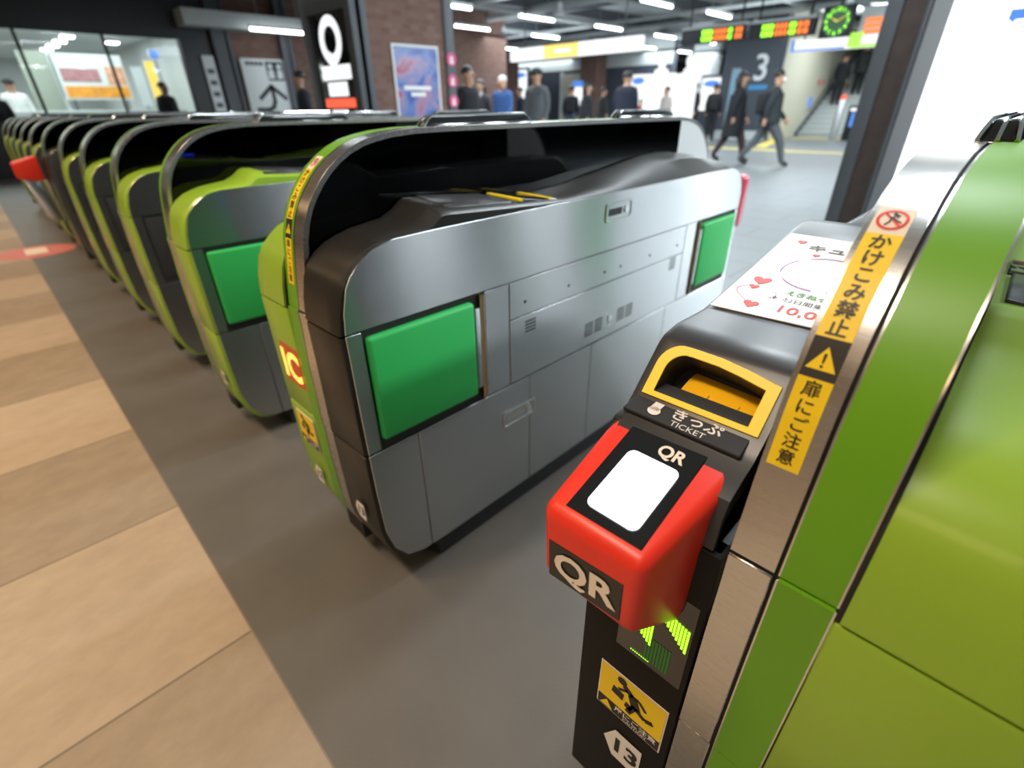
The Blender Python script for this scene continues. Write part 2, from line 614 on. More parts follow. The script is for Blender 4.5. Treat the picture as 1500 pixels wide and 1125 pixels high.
DECK_P = [(.3735, .739), (.379, .783), (.391, .825), (.403, .845), (.425, .866), (.448, .883), (.478, .895), (.507, .901), (.58, .906), (.612, .912), (.632, .928), (.645, .931), (.665, .930),
          (1.04, .908), (1.19, .907), (1.39, .907), (1.60, .907), (1.714, .907), (1.80, .907), (1.918, .908), (2.04, .903), (2.12, .875), (2.165, .80), (2.19, .739)]


def inset(path, d):
    out = []
    for i, p in enumerate(path):
        a, c = V(path[max(i - 1, 0)]), V(path[min(i + 1, len(path) - 1)])
        t = (c - a).normalized()
        out.append((p[0] + t.y * d, p[1] - t.x * d))
    return out


def clip(poly, y0, y1, z0, z1):
    def cut(p, inside, inter):
        out = []
        for i, c in enumerate(p):
            q = p[i - 1]
            if inside(c):
                if not inside(q):
                    out.append(inter(q, c))
                out.append(c)
            elif inside(q):
                out.append(inter(q, c))
        return out

    def ix(k, val):
        def g(a, c):
            t = (val - a[k]) / (c[k] - a[k])
            return (a[0] + t * (c[0] - a[0]), a[1] + t * (c[1] - a[1]))
        return g
    p = poly
    for k, val, s in ((0, y0, 1), (0, y1, -1), (1, z0, 1), (1, z1, -1)):
        p = cut(p, (lambda c, k=k, val=val, s=s: s * (c[k] - val) >= 0), ix(k, val))
    return p


def lerp_path(path, y=None, z=None):
    """point and tangent of the front part of the fin at a height"""
    for a, c in zip(path, path[1:]):
        if a[1] <= z <= c[1]:
            t = (z - a[1]) / (c[1] - a[1])
            return a[0] + t * (c[0] - a[0])
    return path[-1][0]


# arc-length table of the fin front, measured downwards from the crest
ARC = [(0.0, FIN_FRONT[-1])]
for a, c in zip(reversed(FIN_FRONT), list(reversed(FIN_FRONT))[1:]):
    ARC.append((ARC[-1][0] + math.dist(a, c), c))


def arc_point(s, eps):
    for (s0, p), (s1, q) in zip(ARC, ARC[1:]):
        if s0 <= s <= s1:
            t = (s - s0) / (s1 - s0)
            d = V((q[0] - p[0], q[1] - p[1])).normalized()
            return (p[0] + t * (q[0] - p[0]) + d.y * eps, p[1] + t * (q[1] - p[1]) - d.x * eps)
    return ARC[-1][1]


def arc_of_z(z):
    for (s0, p), (s1, q) in zip(ARC, ARC[1:]):
        if q[1] <= z <= p[1]:
            return s0 + (s1 - s0) * (p[1] - z) / max(p[1] - q[1], 1e-9)
    return 0


def fin_fn(x0, s0, eps):
    def g(tx, ty):
        y, z = arc_point(s0 - ty, eps)
        return (x0 + tx, y, z)
    return g


def fin_band(b, x0, x1, s0, s1, eps, n=14):
    rows = []
    for k in range(n + 1):
        y, z = arc_point(s0 + (s1 - s0) * k / n, eps)
        rows.append((b.v((x0, y, z)), b.v((x1, y, z))))
    for r0, r1 in zip(rows, rows[1:]):
        b.f([r0[0], r0[1], r1[1], r1[0]])


def long_sticker(root, x0, w, z_top, z_bot):
    """the long yellow warning sticker that runs down the front of the fin"""
    s0, s1 = arc_of_z(z_top), arc_of_z(z_bot)
    L = s1 - s0
    xc = x0 + w / 2
    b = B()
    fin_band(b, x0, x0 + w, s0 + L * .125, s0 + L * .52, .0006)
    fin_band(b, x0, x0 + w, s0 + L * .66, s1, .0006)
    st = b.build('warning_sticker', M['sticker'], root, CEN, clean=False)
    st['label'] = 'yellow warning sticker with black writing'
    b = B()
    fin_band(b, x0, x0 + w, s0, s0 + L * .125, .0006, 6)
    b.build('pictogram_panel', M['cream'], st, clean=False)
    b = B()
    fin_band(b, x0, x0 + w, s0 + L * .52, s0 + L * .66, .0006, 6)
    b.build('black_panel', M['stk_black'], st, clean=False)
    # lettering
    b = B()
    size = L * .395 / 6 * .98
    for k, ch in enumerate('かけこみ禁止'):
        b.text(ch, size, fin_fn(xc, s0 + L * (.133 + .0645 * (k + .5)), .0012), .018)
    b.build('lettering', M['stk_black'], st, clean=False)
    b = B()
    size2 = L * .34 / 6 * 1.06
    for k, ch in enumerate('扉にご注意'):
        b.text(ch, size2, fin_fn(xc, s0 + L * (.667 + .0645 * (k + .5)), .0012), .010)
    b.build('lettering', M['stk_black'], st, clean=False)
    b = B()
    # runner of the no-running pictogram
    f = fin_fn(xc, s0 + L * .0625, .0011)
    for seg in (((-.02, .10), (.05, .22)), ((.05, .22), (.16, .18)), ((.05, .22), (.12, .08)), ((.02, .05), (-.10, .10)), ((-.02, .10), (.10, -.02)), ((.10, -.02), (.26, -.10)), ((-.03, .08), (-.06, -.12)), ((-.06, -.12), (-.15, -.24))):
        (ax, ay), (cx, cy) = seg
        d = V((cx - ax, cy - ay)).normalized() * .028
        P = [(ax - d.y, ay + d.x), (cx - d.y, cy + d.x), (cx + d.y, cy - d.x), (ax + d.y, ay - d.x)]
        b.poly([f(px * w, py * w) for px, py in P])
    b.poly([f(px * w, py * w) for px, py in disc(.055, 12, .0, .27)])
    b.build('runner_pictogram', M['stk_black'], st, clean=False)
    # prohibition ring
    b = B()
    f = fin_fn(xc, s0 + L * .0625, .0014)
    n = 32
    for k in range(n):
        t0, t1 = 2 * math.pi * k / n, 2 * math.pi * (k + 1) / n
        b.poly([f(r * w * math.cos(t), r * w * math.sin(t)) for r, t in ((.42, t0), (.42, t1), (.34, t1), (.34, t0))])
    for (ax, ay), (cx, cy) in (((-.26, .27), (.27, -.26)),):
        d = V((cx - ax, cy - ay)).normalized() * .035
        b.poly([f(px * w, py * w) for px, py in ((ax - d.y, ay + d.x), (cx - d.y, cy + d.x), (cx + d.y, cy - d.x), (ax + d.y, ay - d.x))])
    b.build('prohibition_ring', M['red_ink'], st, clean=False)
    # warning triangle
    b = B()
    f = fin_fn(xc, s0 + L * .595, .0011)
    b.poly([f(px * w, py * w) for px, py in ((-.42, -.32), (.42, -.32), (0, .42))])
    b.build('warning_triangle', M['sticker'], st, clean=False)
    b = B()
    f = fin_fn(xc, s0 + L * .595, .0016)
    b.poly([f(px * w, py * w) for px, py in ((-.045, .2), (.045, .2), (.025, -.10), (-.025, -.10))])
    b.poly([f(px * w, py * w) for px, py in disc(.045, 10, 0, -.2)])
    b.build('exclamation_mark', M['stk_black'], st, clean=False)


def front_fn(x0, y, z0):
    return lambda tx, ty: (x0 + tx, y, z0 + ty)


def caution_sticker(root, x0, x1, z0, z1, y):
    w, h = x1 - x0, z1 - z0
    b = B()
    b.slab([(x0 - .002, y, z0 - .002), (x1 + .002, y, z0 - .002), (x1 + .002, y, z1 + .002), (x0 - .002, y, z1 + .002)], (0, .002, 0))
    st = b.build('caution_sticker', M['cream'], root, CEN)
    b = B()
    b.poly([(x0, y - .0006, z0 + h * .24), (x1, y - .0006, z0 + h * .24), (x1, y - .0006, z1), (x0, y - .0006, z1)])
    b.build('yellow_field', M['sticker'], st, clean=False)
    b = B()
    b.poly([(x0, y - .0006, z0), (x1, y - .0006, z0), (x1, y - .0006, z0 + h * .24), (x0, y - .0006, z0 + h * .24)])
    f = front_fn(x0 + w * .5, y - .0012, z0 + h * .62)
    segs = [((-.12, .22), (.02, .12), .05), ((.02, .12), (.10, -.10), .075), ((.08, -.05), (-.02, -.30), .045), ((.08, -.08), (.24, -.16), .04), ((.24, -.16), (.36, -.10), .04), ((-.02, .14), (.12, .14), .025), ((.12, .14), (.24, .02), .025), ((-.06, .16), (-.2, .06), .025)]
    for (ax, ay), (cx, cy), r in segs:
        d = V((cx - ax, cy - ay)).normalized() * r
        b.poly([f(px * w, py * w) for px, py in ((ax - d.y, ay + d.x), (cx - d.y, cy + d.x), (cx + d.y, cy - d.x), (ax + d.y, ay - d.x))])
    b.poly([f(px * w, py * w) for px, py in disc(.075, 14, -.16, .28)])
    b.poly([f(px * w, py * w) for px, py in ((-.30, -.10), (-.12, -.14), (-.10, .02), (-.28, .06))])
    b.poly([f(px * w, py * w) for px, py in ((-.08, -.20), (.03, -.24), (.05, -.12), (-.06, -.08))])
    b.build('runner_pictogram', M['stk_black'], st, clean=False)
    b = B()
    b.text('扉にご注意', w * .135, front_fn(x0 + w * .62, y - .0012, z0 + h * .155), .02)
    b.build('lettering', M['white'], st, clean=False)
    b = B()
    b.text('CAUTION', w * .085, front_fn(x0 + w * .62, y - .0012, z0 + h * .05), .01)
    b.build('lettering', M['white'], st, clean=False)
    b = B()
    b.poly([(x0 + w * .04, y - .0012, z0 + h * .03), (x0 + w * .26, y - .0012, z0 + h * .03), (x0 + w * .15, y - .0012, z0 + h * .21)])
    b.build('warning_triangle', M['sticker'], st, clean=False)


def number_plate(root, xc, zc, w, num, y):
    h = w * 1.15
    b = B()
    b.poly([(xc - w / 2, y, zc), (xc - w * .22, y, zc + h / 2), (xc + w / 2, y, zc + h * .5), (xc + w / 2, y, zc - h * .5), (xc - w * .22, y, zc - h * .5)])
    p = b.build('lane_number', M['white'], root, CEN, clean=False)
    b = B()
    b.text(num, w * .78, front_fn(xc + w * .08, y - .0008, zc), .03)
    b.build('lettering', M['stk_black'], p, clean=False)


def side(root, sgn, colour, detail=2, pad=True, deck=True, BODY=BODY):
    """one console side; sgn +1 is the side away from the fin in +x"""
    def tf(p):
        return V((p[0] if sgn > 0 else -FW - p[0], p[1], p[2]))

    def nb():
        return B(tf)
    cm = M['green'] if colour == 'green' else M['black']
    nb().prism(clip(BAND, 0, 3, 0, .446), 0.0, WS - .005).build('base_cover', cm, root, CEN, bevel=.006)
    nb().prism(clip(BAND, 0, 3, .449, .735), 0.0, WS - .005).build('middle_cover', cm, root, CEN, bevel=.006)
    if deck:
        nb().prism([(y + .004 if y < YC else y - .004, z - .004) for y, z in DECK_F], 0.0, .0045).build('seal', M['gap'], root, CEN)
        secs = [(0.0045, DECK_F), (WS - .05, [(a[0], a[1] * .75 + c[1] * .25) for a, c in zip(DECK_F, DECK_P)]), (WS - .012, DECK_P), (WS - .005, [(y + (.004 if y < 1 else -.004), z - .006 if z > .76 else z) for y, z in DECK_P])]
        nb().loft(secs).build('deck', cm, root, CEN, sharp=38)
    # black backing and steel panels
    nb().prism([(y + (.003 if y < YC else -.003), z if z < .8 else z - .003) for y, z in BODY], WS - .006, WS - .004).build('panel_backing', M['gap'], root, CEN)
    P = [('upper_panel', 0, 3, .740, 1.0), ('front_post_panel', 0, .418, .452, .737), ('rear_post_panel', 2 * YC - .418, 3, .452, .737),
         ('hinge_post_panel', .745, .826, .452, .737), ('rear_hinge_post_panel', 2 * YC - .826, 2 * YC - .745, .452, .737),
         ('sensor_strip', .829, 2 * YC - .829, .640, .737), ('vent_panel', .829, 2 * YC - .829, .452, .637),
         ('lower_panel', 0, .516, 0, .448), ('lower_panel', .518, .905, 0, .448), ('lower_panel', .907, 1.197, 0, .448), ('lower_panel', 1.199, 1.66, 0, .448), ('lower_panel', 1.662, 3, 0, .448)]
    if detail < 1:
        P = [('upper_panel', 0, 3, .740, 1.0), ('front_post_panel', 0, .418, .452, .737), ('rear_panel', .745, 3, .452, .737), ('lower_panel', 0, 3, 0, .448)]
    panels = {}
    for nm, y0, y1, z0, z1 in P:
        o = nb().prism(clip(BODY, y0, y1, z0, z1), WS - .004, WS).build(nm, M['steel'], root, CEN, bevel=.0012, seg=1)
        panels.setdefault(nm, o)
    # pads in their recesses
    for mir in (0, 1):
        if mir and detail < 1:
            continue
        my = (lambda y: 2 * YC - y) if mir else (lambda y: y)
        ya, yb = sorted((my(.424), my(.704)))
        nm = 'rear_flap' if mir else 'flap'
        if pad:
            b = nb()
            b.box(WS - .02, WS + .011, ya, yb, .476, .724)
            b.build(nm, M['pad'], root, CEN, bevel=.009, seg=3)
            y0, y1 = sorted((my(.706), my(.723)))
            nb().box(WS - .01, WS + .006, y0, y1, .492, .705).build('flap_edge', M['steel'], root, CEN, bevel=.002)
            y0 = my(.732)
            nb().cyl((WS + .002, y0, .455), (WS + .002, y0, .735), .0065, n=12).build('hinge_rod', M['brass'], root, CEN)
        else:
            nb().box(WS - .02, WS - .001, ya - .0, yb + .02, .470, .728).build('dark_flap', M['rubber'], root, CEN, bevel=.004)
            b = nb()
            for zz in (.52, .69):
                b.cyl((WS - .004, my(.52), zz), (WS + .001, my(.52), zz), .008, n=10)
            b.build('flap_screw', M['gap'], root, CEN)
    if detail >= 2:
        # small sensor holes
        b = nb()
        for y in (.884, 1.064, 1.238, 1.323, 1.497, 1.682):
            b.cyl((WS - .002, y, .676), (WS + .0008, y, .676), .0045, n=10)
        b.build('sensor_hole', M['gap'], panels['sensor_strip'], clean=True, off=CEN)
        b = nb()
        for y0, z0, n in ((.885, .588, 4), (1.155, .486, 5), (1.205, .486, 5), (1.33, .488, 5), (1.38, .488, 5), (1.645, .592, 5)):
            for k in range(n):
                b.box(WS - .001, WS + .0006, y0, y0 + .042, z0 + k * .0095, z0 + k * .0095 + .0045)
        b.build('vent_slots', M['gap'], panels['vent_panel'], off=CEN)
        b = nb()
        b.cyl((WS - .001, 1.287, .513), (WS + .003, 1.287, .513), .011, n=16)
        b.cyl((WS - .001, 1.287, .489), (WS + .002, 1.287, .489), .007, n=16)
        b.build('panel_lock', M['steel_edge'], panels['vent_panel'], off=CEN)
        for nm, yc, zc, w, h in (('lower_panel', .8615, .344, .133, .05), ('upper_panel', 1.284, .849, .134, .054)):
            f = lambda x: (lambda p: (x, yc + p[0], zc + p[1]))
            b = nb()
            b.ring([f(WS)(p) for p in rrect(w, h, .010)], [f(WS)(p) for p in rrect(w - .012, h - .012, .006)], (.003, 0, 0))
            la = b.build('latch', M['steel_edge'], root, CEN, bevel=.001, seg=1)
            nb().prism([(yc + p[0], zc + p[1]) for p in rrect(w - .012, h - .012, .006)], WS - .001, WS + .0006).build('latch_plate', M['steel'], la)
            nb().box(WS - .001, WS + .001, yc - w * .38, yc + w * .12, zc - h * .18, zc + h * .18).build('latch_slot', M['gap'] if nm == 'upper_panel' else M['steel_edge'], la)
            nb().cyl((WS, yc + w * .29, zc), (WS + .004, yc + w * .29, zc), .010, n=16).build('latch_knob', M['chrome'], la)
    # kick plinth
    nb().box(.0, WS - .012, .545, 2.02, .0, .072).build('plinth', M['rubber'], root, CEN, bevel=.002)
    return nb


def reader(root, nb, colour):
    """card reader plate lying on the deck"""
    def zt(y):
        return .9455 - .0353 * (y - .665) / .375
    n = V((0, .094, 1)).normalized()
    pts = [(.014, .672, zt(.672)), (WS - .020, .672, zt(.672) - .012), (WS - .020, .86, zt(.86) - .006), (.014, .86, zt(.86) + .001)]
    rd = nb().slab([V(p) + V((0, 0, .004)) for p in pts], (0, 0, -.02)).build('reader_plate', M['reader'], root, CEN, bevel=.003)
    b = nb()
    b.slab([(.010, .880, zt(.880) + .002), (WS - .016, .880, zt(.880) - .004), (WS - .016, 1.02, zt(1.02) + .001), (.010, 1.02, zt(1.02) + .004)], (0, 0, -.02))
    b.build('display_plate', M['gloss'], root, CEN, bevel=.002)
    for y in (.895, 1.005):
        b = nb()
        b.slab([(.012, y - .006, zt(y) + .006), (WS - .022, y - .006, zt(y) + .002), (WS - .022, y + .006, zt(y) + .002), (.012, y + .006, zt(y) + .005)], (0, 0, -.01))
        if colour == 'black':
            b.build('yellow_edge_line', M['yellow'], root, CEN)
        else:
            b.build('chrome_edge_line', M['steel_edge'], root, CEN)
    return rd


def fin(root, stainless_on_left, clear=False, wgreen=.0495):
    g = .0035
    wl = .041 if stainless_on_left else wgreen
    wr = FW - g - wl
    names = [('steel_strip', M['steel_strip'], -FW, -FW + wl), ('green_strip', M['green_strip'], -wr, 0)]
    if not stainless_on_left:
        names = [('green_strip', M['green_strip'], -FW, -FW + wl), ('steel_strip', M['steel_strip'], -wr, 0)]
    # the strips are cut into separate lengths as on the machine
    cuts = [(0, .446), (.449, .742), (.7445, 9)]
    for nm, m, x0, x1 in names:
        for z0, z1 in cuts:
            path = [p for p in FIN if z0 <= p[1] <= z1]
            front = [p for p in path if p[0] < YC]
            rear = [p for p in path if p[0] >= YC]
            segs = [front, rear] if z1 < 9 else [path]
            for sg in segs:
                if z1 < 9:
                    ends = sorted(sg, key=lambda p: p[1])
                    # extend to the exact cut heights
                    lo, hi = ends[0], ends[-1]
                    if z0 > 0:
                        ends.insert(0, (lo[0], z0))
                    ends.append((hi[0], z1))
                    sg = ends if sg is front else ends[::-1]
                else:
                    sg = [(sg[0][0], z0)] + sg + [(sg[-1][0], z0)]
                if nm == 'green_strip':
                    B().strip(sg, .010, x0 + .0016, x1 - .0016).build(nm, m, root, CEN, sharp=40)
                    b = B()
                    b.strip(sg, .011, x0, x0 + .0016)
                    b.strip(sg, .011, x1 - .0016, x1)
                    b.build('steel_edging', M['steel_edge'], root, CEN, sharp=40)
                else:
                    B().strip(sg, .011, x0, x1).build(nm, m, root, CEN, bevel=.001, seg=1, sharp=40)
    B().strip(inset([p for p in FIN if p[1] > .1], .006), .008, -FW + .004, -.004).build('fin_core_band', M['gap'], root, (CEN.x, CEN.y - 0, CEN.z), sharp=40)
    inner = [(.405, .72)] + [(y + .006, z - .010) for y, z in FIN_FRONT if z > .82] + [(1.876, 1.066), (1.876, .72)]
    for x0, x1, nm in ((-FW + .002, -FW + .006, 'glass_panel'), (-.006, -.002, 'glass_panel')):
        B().prism(inner, x0, x1).build(nm, M['tint_glass'], root, CEN)
    rear = [(1.8765, .72), (1.8765, 1.0675)] + [(2 * YC - y - .008, z - .012) for y, z in reversed(FIN_FRONT) if z > .82 and y < 2 * YC - 1.89] + [(2.165, .72)]
    B().prism(rear, -FW + .001, -.001).build('rear_end_cap', M['endcap'], root, CEN)
    if not clear:
        B().box(-FW + .02, -.02, .60, 1.32, .74, 1.03).build('inner_housing', M['gap'], root, CEN)
    B().box(-FW + .004, -.004, .40, 2.16, .074, .735).build('fin_body', M['gap'], root, CEN)
    for y0, y1 in ((.75, 1.10), (1.52, 1.86)):
        xc = -FW / 2
        b = B()
        b.hull8([(xc - .019, y0 + .0, 1.080), (xc + .019, y0, 1.080), (xc + .019, y1, 1.080), (xc - .019, y1, 1.080)],
                [(xc - .012, y0 + .022, 1.102), (xc + .012, y0 + .022, 1.102), (xc + .012, y1 - .022, 1.102), (xc - .012, y1 - .022, 1.102)])
        sb = b.build('sensor_bar', M['gloss'], root, CEN, bevel=.003)
        b = B()
        for dx in (-.012, 0.0, .012):
            b.tube([(xc + dx * 1.3, y0 - .001, 1.083), (xc + dx * 1.1, y0 + .010, 1.094), (xc + dx * .9, y0 + .022, 1.1025), (xc + dx * .9, y1 - .022, 1.1025), (xc + dx * 1.1, y1 - .010, 1.094), (xc + dx * 1.3, y1 + .001, 1.083)], .0026, 8)
        b.build('chrome_rail', M['chrome'], sb, clean=True)


def blank_side(root, sgn):
    """the thin plain steel side of a gate that has no console there"""
    def tf(p):
        return V((p[0] if sgn > 0 else -FW - p[0], p[1], p[2]))
    B(tf).prism(clip(BODY, 0, 3, 0, .90), -.002, .004).build('plain_side_panel', M['steel'], root, CEN)


def ic_sign(root, x0, x1, z0, z1, y):
    b = B()
    b.slab([(x0, y, z0), (x1, y, z0), (x1, y, z1), (x0, y, z1)], (0, .004, 0))
    sg = b.build('card_sign', M['led_red'], root, CEN)
    b = B()
    b.text('IC', (z1 - z0) * .98, front_fn((x0 + x1) / 2, y - .0015, (z0 + z1) / 2 - .004), .035)
    b.build('lettering', M['led_amber'], sg, clean=False)


def gate_root(fr, label, group='ticket gates across the station entrance'):
    return thing('ticket_gate', label, 'ticket gate', (fr - FW / 2, YC, 0), 0, group)


# ---- the gate at the right edge, lane 13 on its left
FR0 = .006
g0 = gate_root(FR0, 'ticket gate at the right edge, nearest the camera, with large red scanner head')
fin(g0, True)
nb0r = side(g0, 1, 'green', 0)
reader(g0, nb0r, 'green')
BODYT = [p for p in BODY if p[1] < .74 and p[0] < YC] + [(.384, .79), (.43, .808), (.447, .824), (.4935, .872), (.506, .884), (.63, .888), (.95, .903)] + [p for p in BODY if p[0] > YC]
nb0l = side(g0, -1, 'black', 1, deck=False, BODY=BODYT)
long_sticker(g0, -FW + .0045, .0262, 1.043, .8455)

# ticket deck on its left: loft of outlines, u measured from the fin
TD = [(.3735, .739), (.376, .775), (.385, .795), (.405, .806), (.428, .815), (.436, .822), (.447, .831), (.4935, .882), (.502, .888), (.53, .893), (.60, .8915), (.70, .909), (.80, .929), (.87, .943), (.915, .951), (.94, .952), (.965, .946), (.99, .930), (1.03, .905), (1.3, .902), (1.8, .905), (2.04, .90), (2.12, .86), (2.165, .80), (2.19, .739)]
TDo = [(y, z - (.004 if z > .76 else 0)) for y, z in TD]


def cavity_cut(obj, cutter):
    md = obj.modifiers.new('slot', 'BOOLEAN')
    md.object = cutter
    md.operation = 'DIFFERENCE'
    md.solver = 'EXACT'
    dg = bpy.context.evaluated_depsgraph_get()
    dg.update()
    me = bpy.data.meshes.new_from_object(obj.evaluated_get(dg))
    obj.modifiers.remove(md)
    obj.data = me
    me.polygons.foreach_set('use_smooth', [True] * len(me.polygons))
    me.set_sharp_from_angle(angle=R(32))
    bpy.data.objects.remove(cutter)


U1 = .163
deck0 = nb0l().loft([(.012, TD), (U1 - .012, TD), (U1 - .003, TDo), (U1, [(y, z - .012 if z > .76 else z) for y, z in TD])]).build('ticket_deck', M['deck'], g0, CEN, sharp=32)
# the slanted face of the ticket mouth: frame coordinates p (along x) and t (up the slope)
SL = V((0, .0455, .0505)).normalized()
NRM = V((0, -SL.z, SL.y))
O0 = V((-.1725 - FR0, .447, .8315))


def mouth(p, t, out=0.0):
    return O0 + V((p, 0, 0)) + SL * t + NRM * out


def arch(hw, h, t0, rl, slope, n=8):
    """mouth outline: square bottom, round upper left corner, sloping top"""
    out = [(-hw, t0), (hw, t0), (hw, t0 + h - slope)]
    out += [(hw * .45, t0 + h - slope * .42), (0, t0 + h - slope * .08), (-hw + rl * 1.15, t0 + h)]
    for k in range(1, n + 1):
        a = R(90 + 90 * k / n)
        out.append((-hw + rl + rl * math.cos(a), t0 + h - rl * 1.1 + rl * 1.1 * math.sin(a)))
    return out


outer = arch(.0655, .0670, .0008, .026, .011)
inner = arch(.0530, .0500, .0075, .020, .009)
b = B()
b.slab([mouth(p, t, .02) for p, t in inner], NRM * -.068)
cut = b.build('cutter', M['gap'], g0, CEN)
cavity_cut(deck0, cut)
b = B()
b.ring([mouth(p, t, .0002) for p, t in outer], [mouth(p, t, .0002) for p, t in inner], NRM * .0016)
b.build('slot_frame', M['yellow'], g0, CEN, bevel=.0005, seg=1)
b = B()
b.slab([mouth(p, t, -.0455) for p, t in arch(.058, .058, .004, .02, .01)], NRM * -.003)
b.build('slot_back', M['gap'], g0, CEN)
b = B()   # sloping black lip at the mouth's bottom
b.hull8([mouth(-.053, .0072, -.001), mouth(.053, .0072, -.001), mouth(.053, .0072, -.044), mouth(-.053, .0072, -.044)],
        [mouth(-.053, .0080, -.001), mouth(.053, .0080, -.001), mouth(.053, .024, -.020), mouth(-.053, .024, -.020)])
b.build('slot_lip', M['reader'], g0, CEN)
b = B()
b.hull8([mouth(-.036, .020, -.020), mouth(.050, .020, -.020), mouth(.050, .020, -.044), mouth(-.036, .020, -.044)],
        [mouth(-.036, .042, -.034), mouth(.050, .040, -.034), mouth(.050, .050, -.0445), mouth(-.036, .055, -.0445)])
sl = b.build('ticket_guide', M['orange'], g0, CEN, bevel=.003)
b = B()
for p in (-.012, .022):
    b.slab([mouth(p - .009, .022, -.0205), mouth(p + .009, .022, -.0205), mouth(p + .009, .029, -.0250), mouth(p - .009, .029, -.0250)], NRM * .0012)
b.build('guide_recess', M['orange'], sl)
# label plate with the word for ticket
PN = V((0, -.36, .93)).normalized()
PS = V((0, .93, .36)).normalized()
PO = V((-.176 - FR0, .4375, .8255))


def plate(tx, ty, out=.0):
    return PO + V((tx, 0, 0)) + PS * ty + PN * out


b = B()
b.slab([plate(-.070, -.0158, .0006), plate(.064, -.0158, .0006), plate(.064, .0088, .0006), plate(-.066, .0088, .0006)], PN * -.006)
pl = b.build('ticket_label_plate', M['deck'], g0, CEN, bevel=.001, seg=1)
b = B()
b.text('きっぷ', .0165, lambda tx, ty: plate(tx * 1.15 + .010, ty + .0016, .0012), .02)
b.build('lettering', M['white'], pl, clean=False)
b = B()
b.text('TICKET', .0098, lambda tx, ty: plate(tx * 1.2 + .006, ty - .0108, .0012), .0)
b.build('lettering', M['white'], pl, clean=False)
b = B()
b.poly([plate(-.041, .0078, .0012), plate(-.030, .0078, .0012), plate(-.032, -.004, .0012), plate(-.043, -.004, .0012)])
b.poly([plate(px - .0365, py - .0045, .0012) for px, py in disc(.0075, 16, 0, 0, .0060)])
b.build('ticket_pictogram', M['white'], pl, clean=False)
# black side cheek under the deck
nb0l().prism([(.3735, .46), (.376, .70), (.385, .77), (.43, .788), (.60, .79), (.60, .46)], .012, WS - .002).build('side_cheek', M['gap'], g0, CEN)

# red scanner head
HF, HB = .283, .428


def hz(y):
    return .813 + .3 * (y - .428)


hx = lambda X: X - FR0
b = B()
b.hull8([(hx(-.243), .286, .668), (hx(-.127), .286, .668), (hx(-.113), .372, .614), (hx(-.250), .372, .622)],
        [(hx(-.2435), .2815, hz(.2815)), (hx(-.1245), .2815, hz(.2815)), (hx(-.1015), .428, .813), (hx(-.2525), .428, .813)])
head = b.build('scanner_head', M['red'], g0, CEN, bevel=.013, seg=5, sharp=60)
b = B()
b.hull8([(hx(-.248), .36, .63), (hx(-.116), .36, .63), (hx(-.114), .40, .63), (hx(-.250), .40, .63)],
        [(hx(-.2525), .415, .8095), (hx(-.1145), .415, .8095), (hx(-.1145), .44, .813), (hx(-.2525), .44, .813)])
b.build('scanner_back', M['black'], g0, CEN, bevel=.003)


def top_fn(X, y, out):
    n = V((0, -.3, 1)).normalized()
    return V((hx(X), y, hz(y))) + n * out


b = B()
b.slab([top_fn(-.2245, .4125, .001), top_fn(-.138, .416, .001), top_fn(-.1365, .296, .001), top_fn(-.222, .2945, .001)], V((0, -.3, 1)).normalized() * -.004)
sg = b.build('scanner_window', M['gloss'], head, CEN, bevel=.0008, seg=1)
b = B()
b.poly([top_fn(-.1785 + p[0], .3455 + p[1], .0022) for p in rrect(.058, .079, .008)])
b.build('lit_screen', M['screen'], sg, clean=False)
b = B()
b.text('QR', .0205, lambda tx, ty: top_fn(-.169 + tx * 1.0, .3985 + ty, .0022), .03)
b.build('lettering', M['cream'], sg, clean=False)
b = B()
fy = lambda z: .2815 + (.7695 - z) * .0443 - .0008
b.slab([(hx(-.2325), fy(.672), .672), (hx(-.142), fy(.680), .680), (hx(-.142), fy(.735), .735), (hx(-.2325), fy(.727), .727)], (0, .003, 0))
sg = b.build('front_label', M['black'], head, CEN, bevel=.0006, seg=1)
b = B()
b.text('QR', .047, lambda tx, ty: (hx(-.187) + tx * 1.12, fy(.7035 + ty) - .0012, .7035 + ty + tx * .09), .03)
b.build('lettering', M['cream'], sg, clean=False)

# black front panel of that side: lit arrow, caution sticker and lane number
FY = .3725
b = B()
b.box(hx(-.238), hx(-.0895), FY - .0005, .40, .115, .735)
b.build('front_panel', M['black_shaded'], g0, CEN, bevel=.004)
b = B()
b.slab([(hx(-.185), FY - .001, .505), (hx(-.096), FY - .001, .505), (hx(-.096), FY - .001, .655), (hx(-.185), FY - .001, .655)], (0, .003, 0))
ds = b.build('arrow_display', M['gloss'], g0, CEN)
b = B()
for k in range(7):
    x = -.1670 + k * .0040
    zt_ = .605 - .0005 * k
    b.poly([(hx(x), FY - .0018, .566 - .0035 * k), (hx(x + .0029), FY - .0018, .566 - .0035 * k), (hx(x + .0029), FY - .0018, .578 + .004 * k), (hx(x), FY - .0018, .578 + .004 * k)])
for k in range(8):
    x = -.1300 + k * .0040
    b.poly([(hx(x), FY - .0018, .602 - .004 * k), (hx(x + .0029), FY - .0018, .602 - .004 * k), (hx(x + .0029), FY - .0018, .622 - .0012 * k), (hx(x), FY - .0018, .622 - .0012 * k)])
b.build('lit_arrow', M['led_green'], ds, clean=False)
b = B()
for k in range(9):
    x = -.164 + k * .0030
    b.poly([(hx(x), FY - .0018, .5135), (hx(x + .0018), FY - .0018, .5135), (hx(x + .0018), FY - .0018, .5155), (hx(x), FY - .0018, .5155)])
b.build('lit_dots', M['led_green'], ds, clean=False)
b = B()
for k in range(8):
    x = -.146 + k * .0042
    b.poly([(hx(x), FY - .0016, .515), (hx(x + .0026), FY - .0016, .515), (hx(x + .0026), FY - .0016, .56), (hx(x), FY - .0016, .56)])
b.build('dim_dots', M['led_dim'], ds, clean=False)
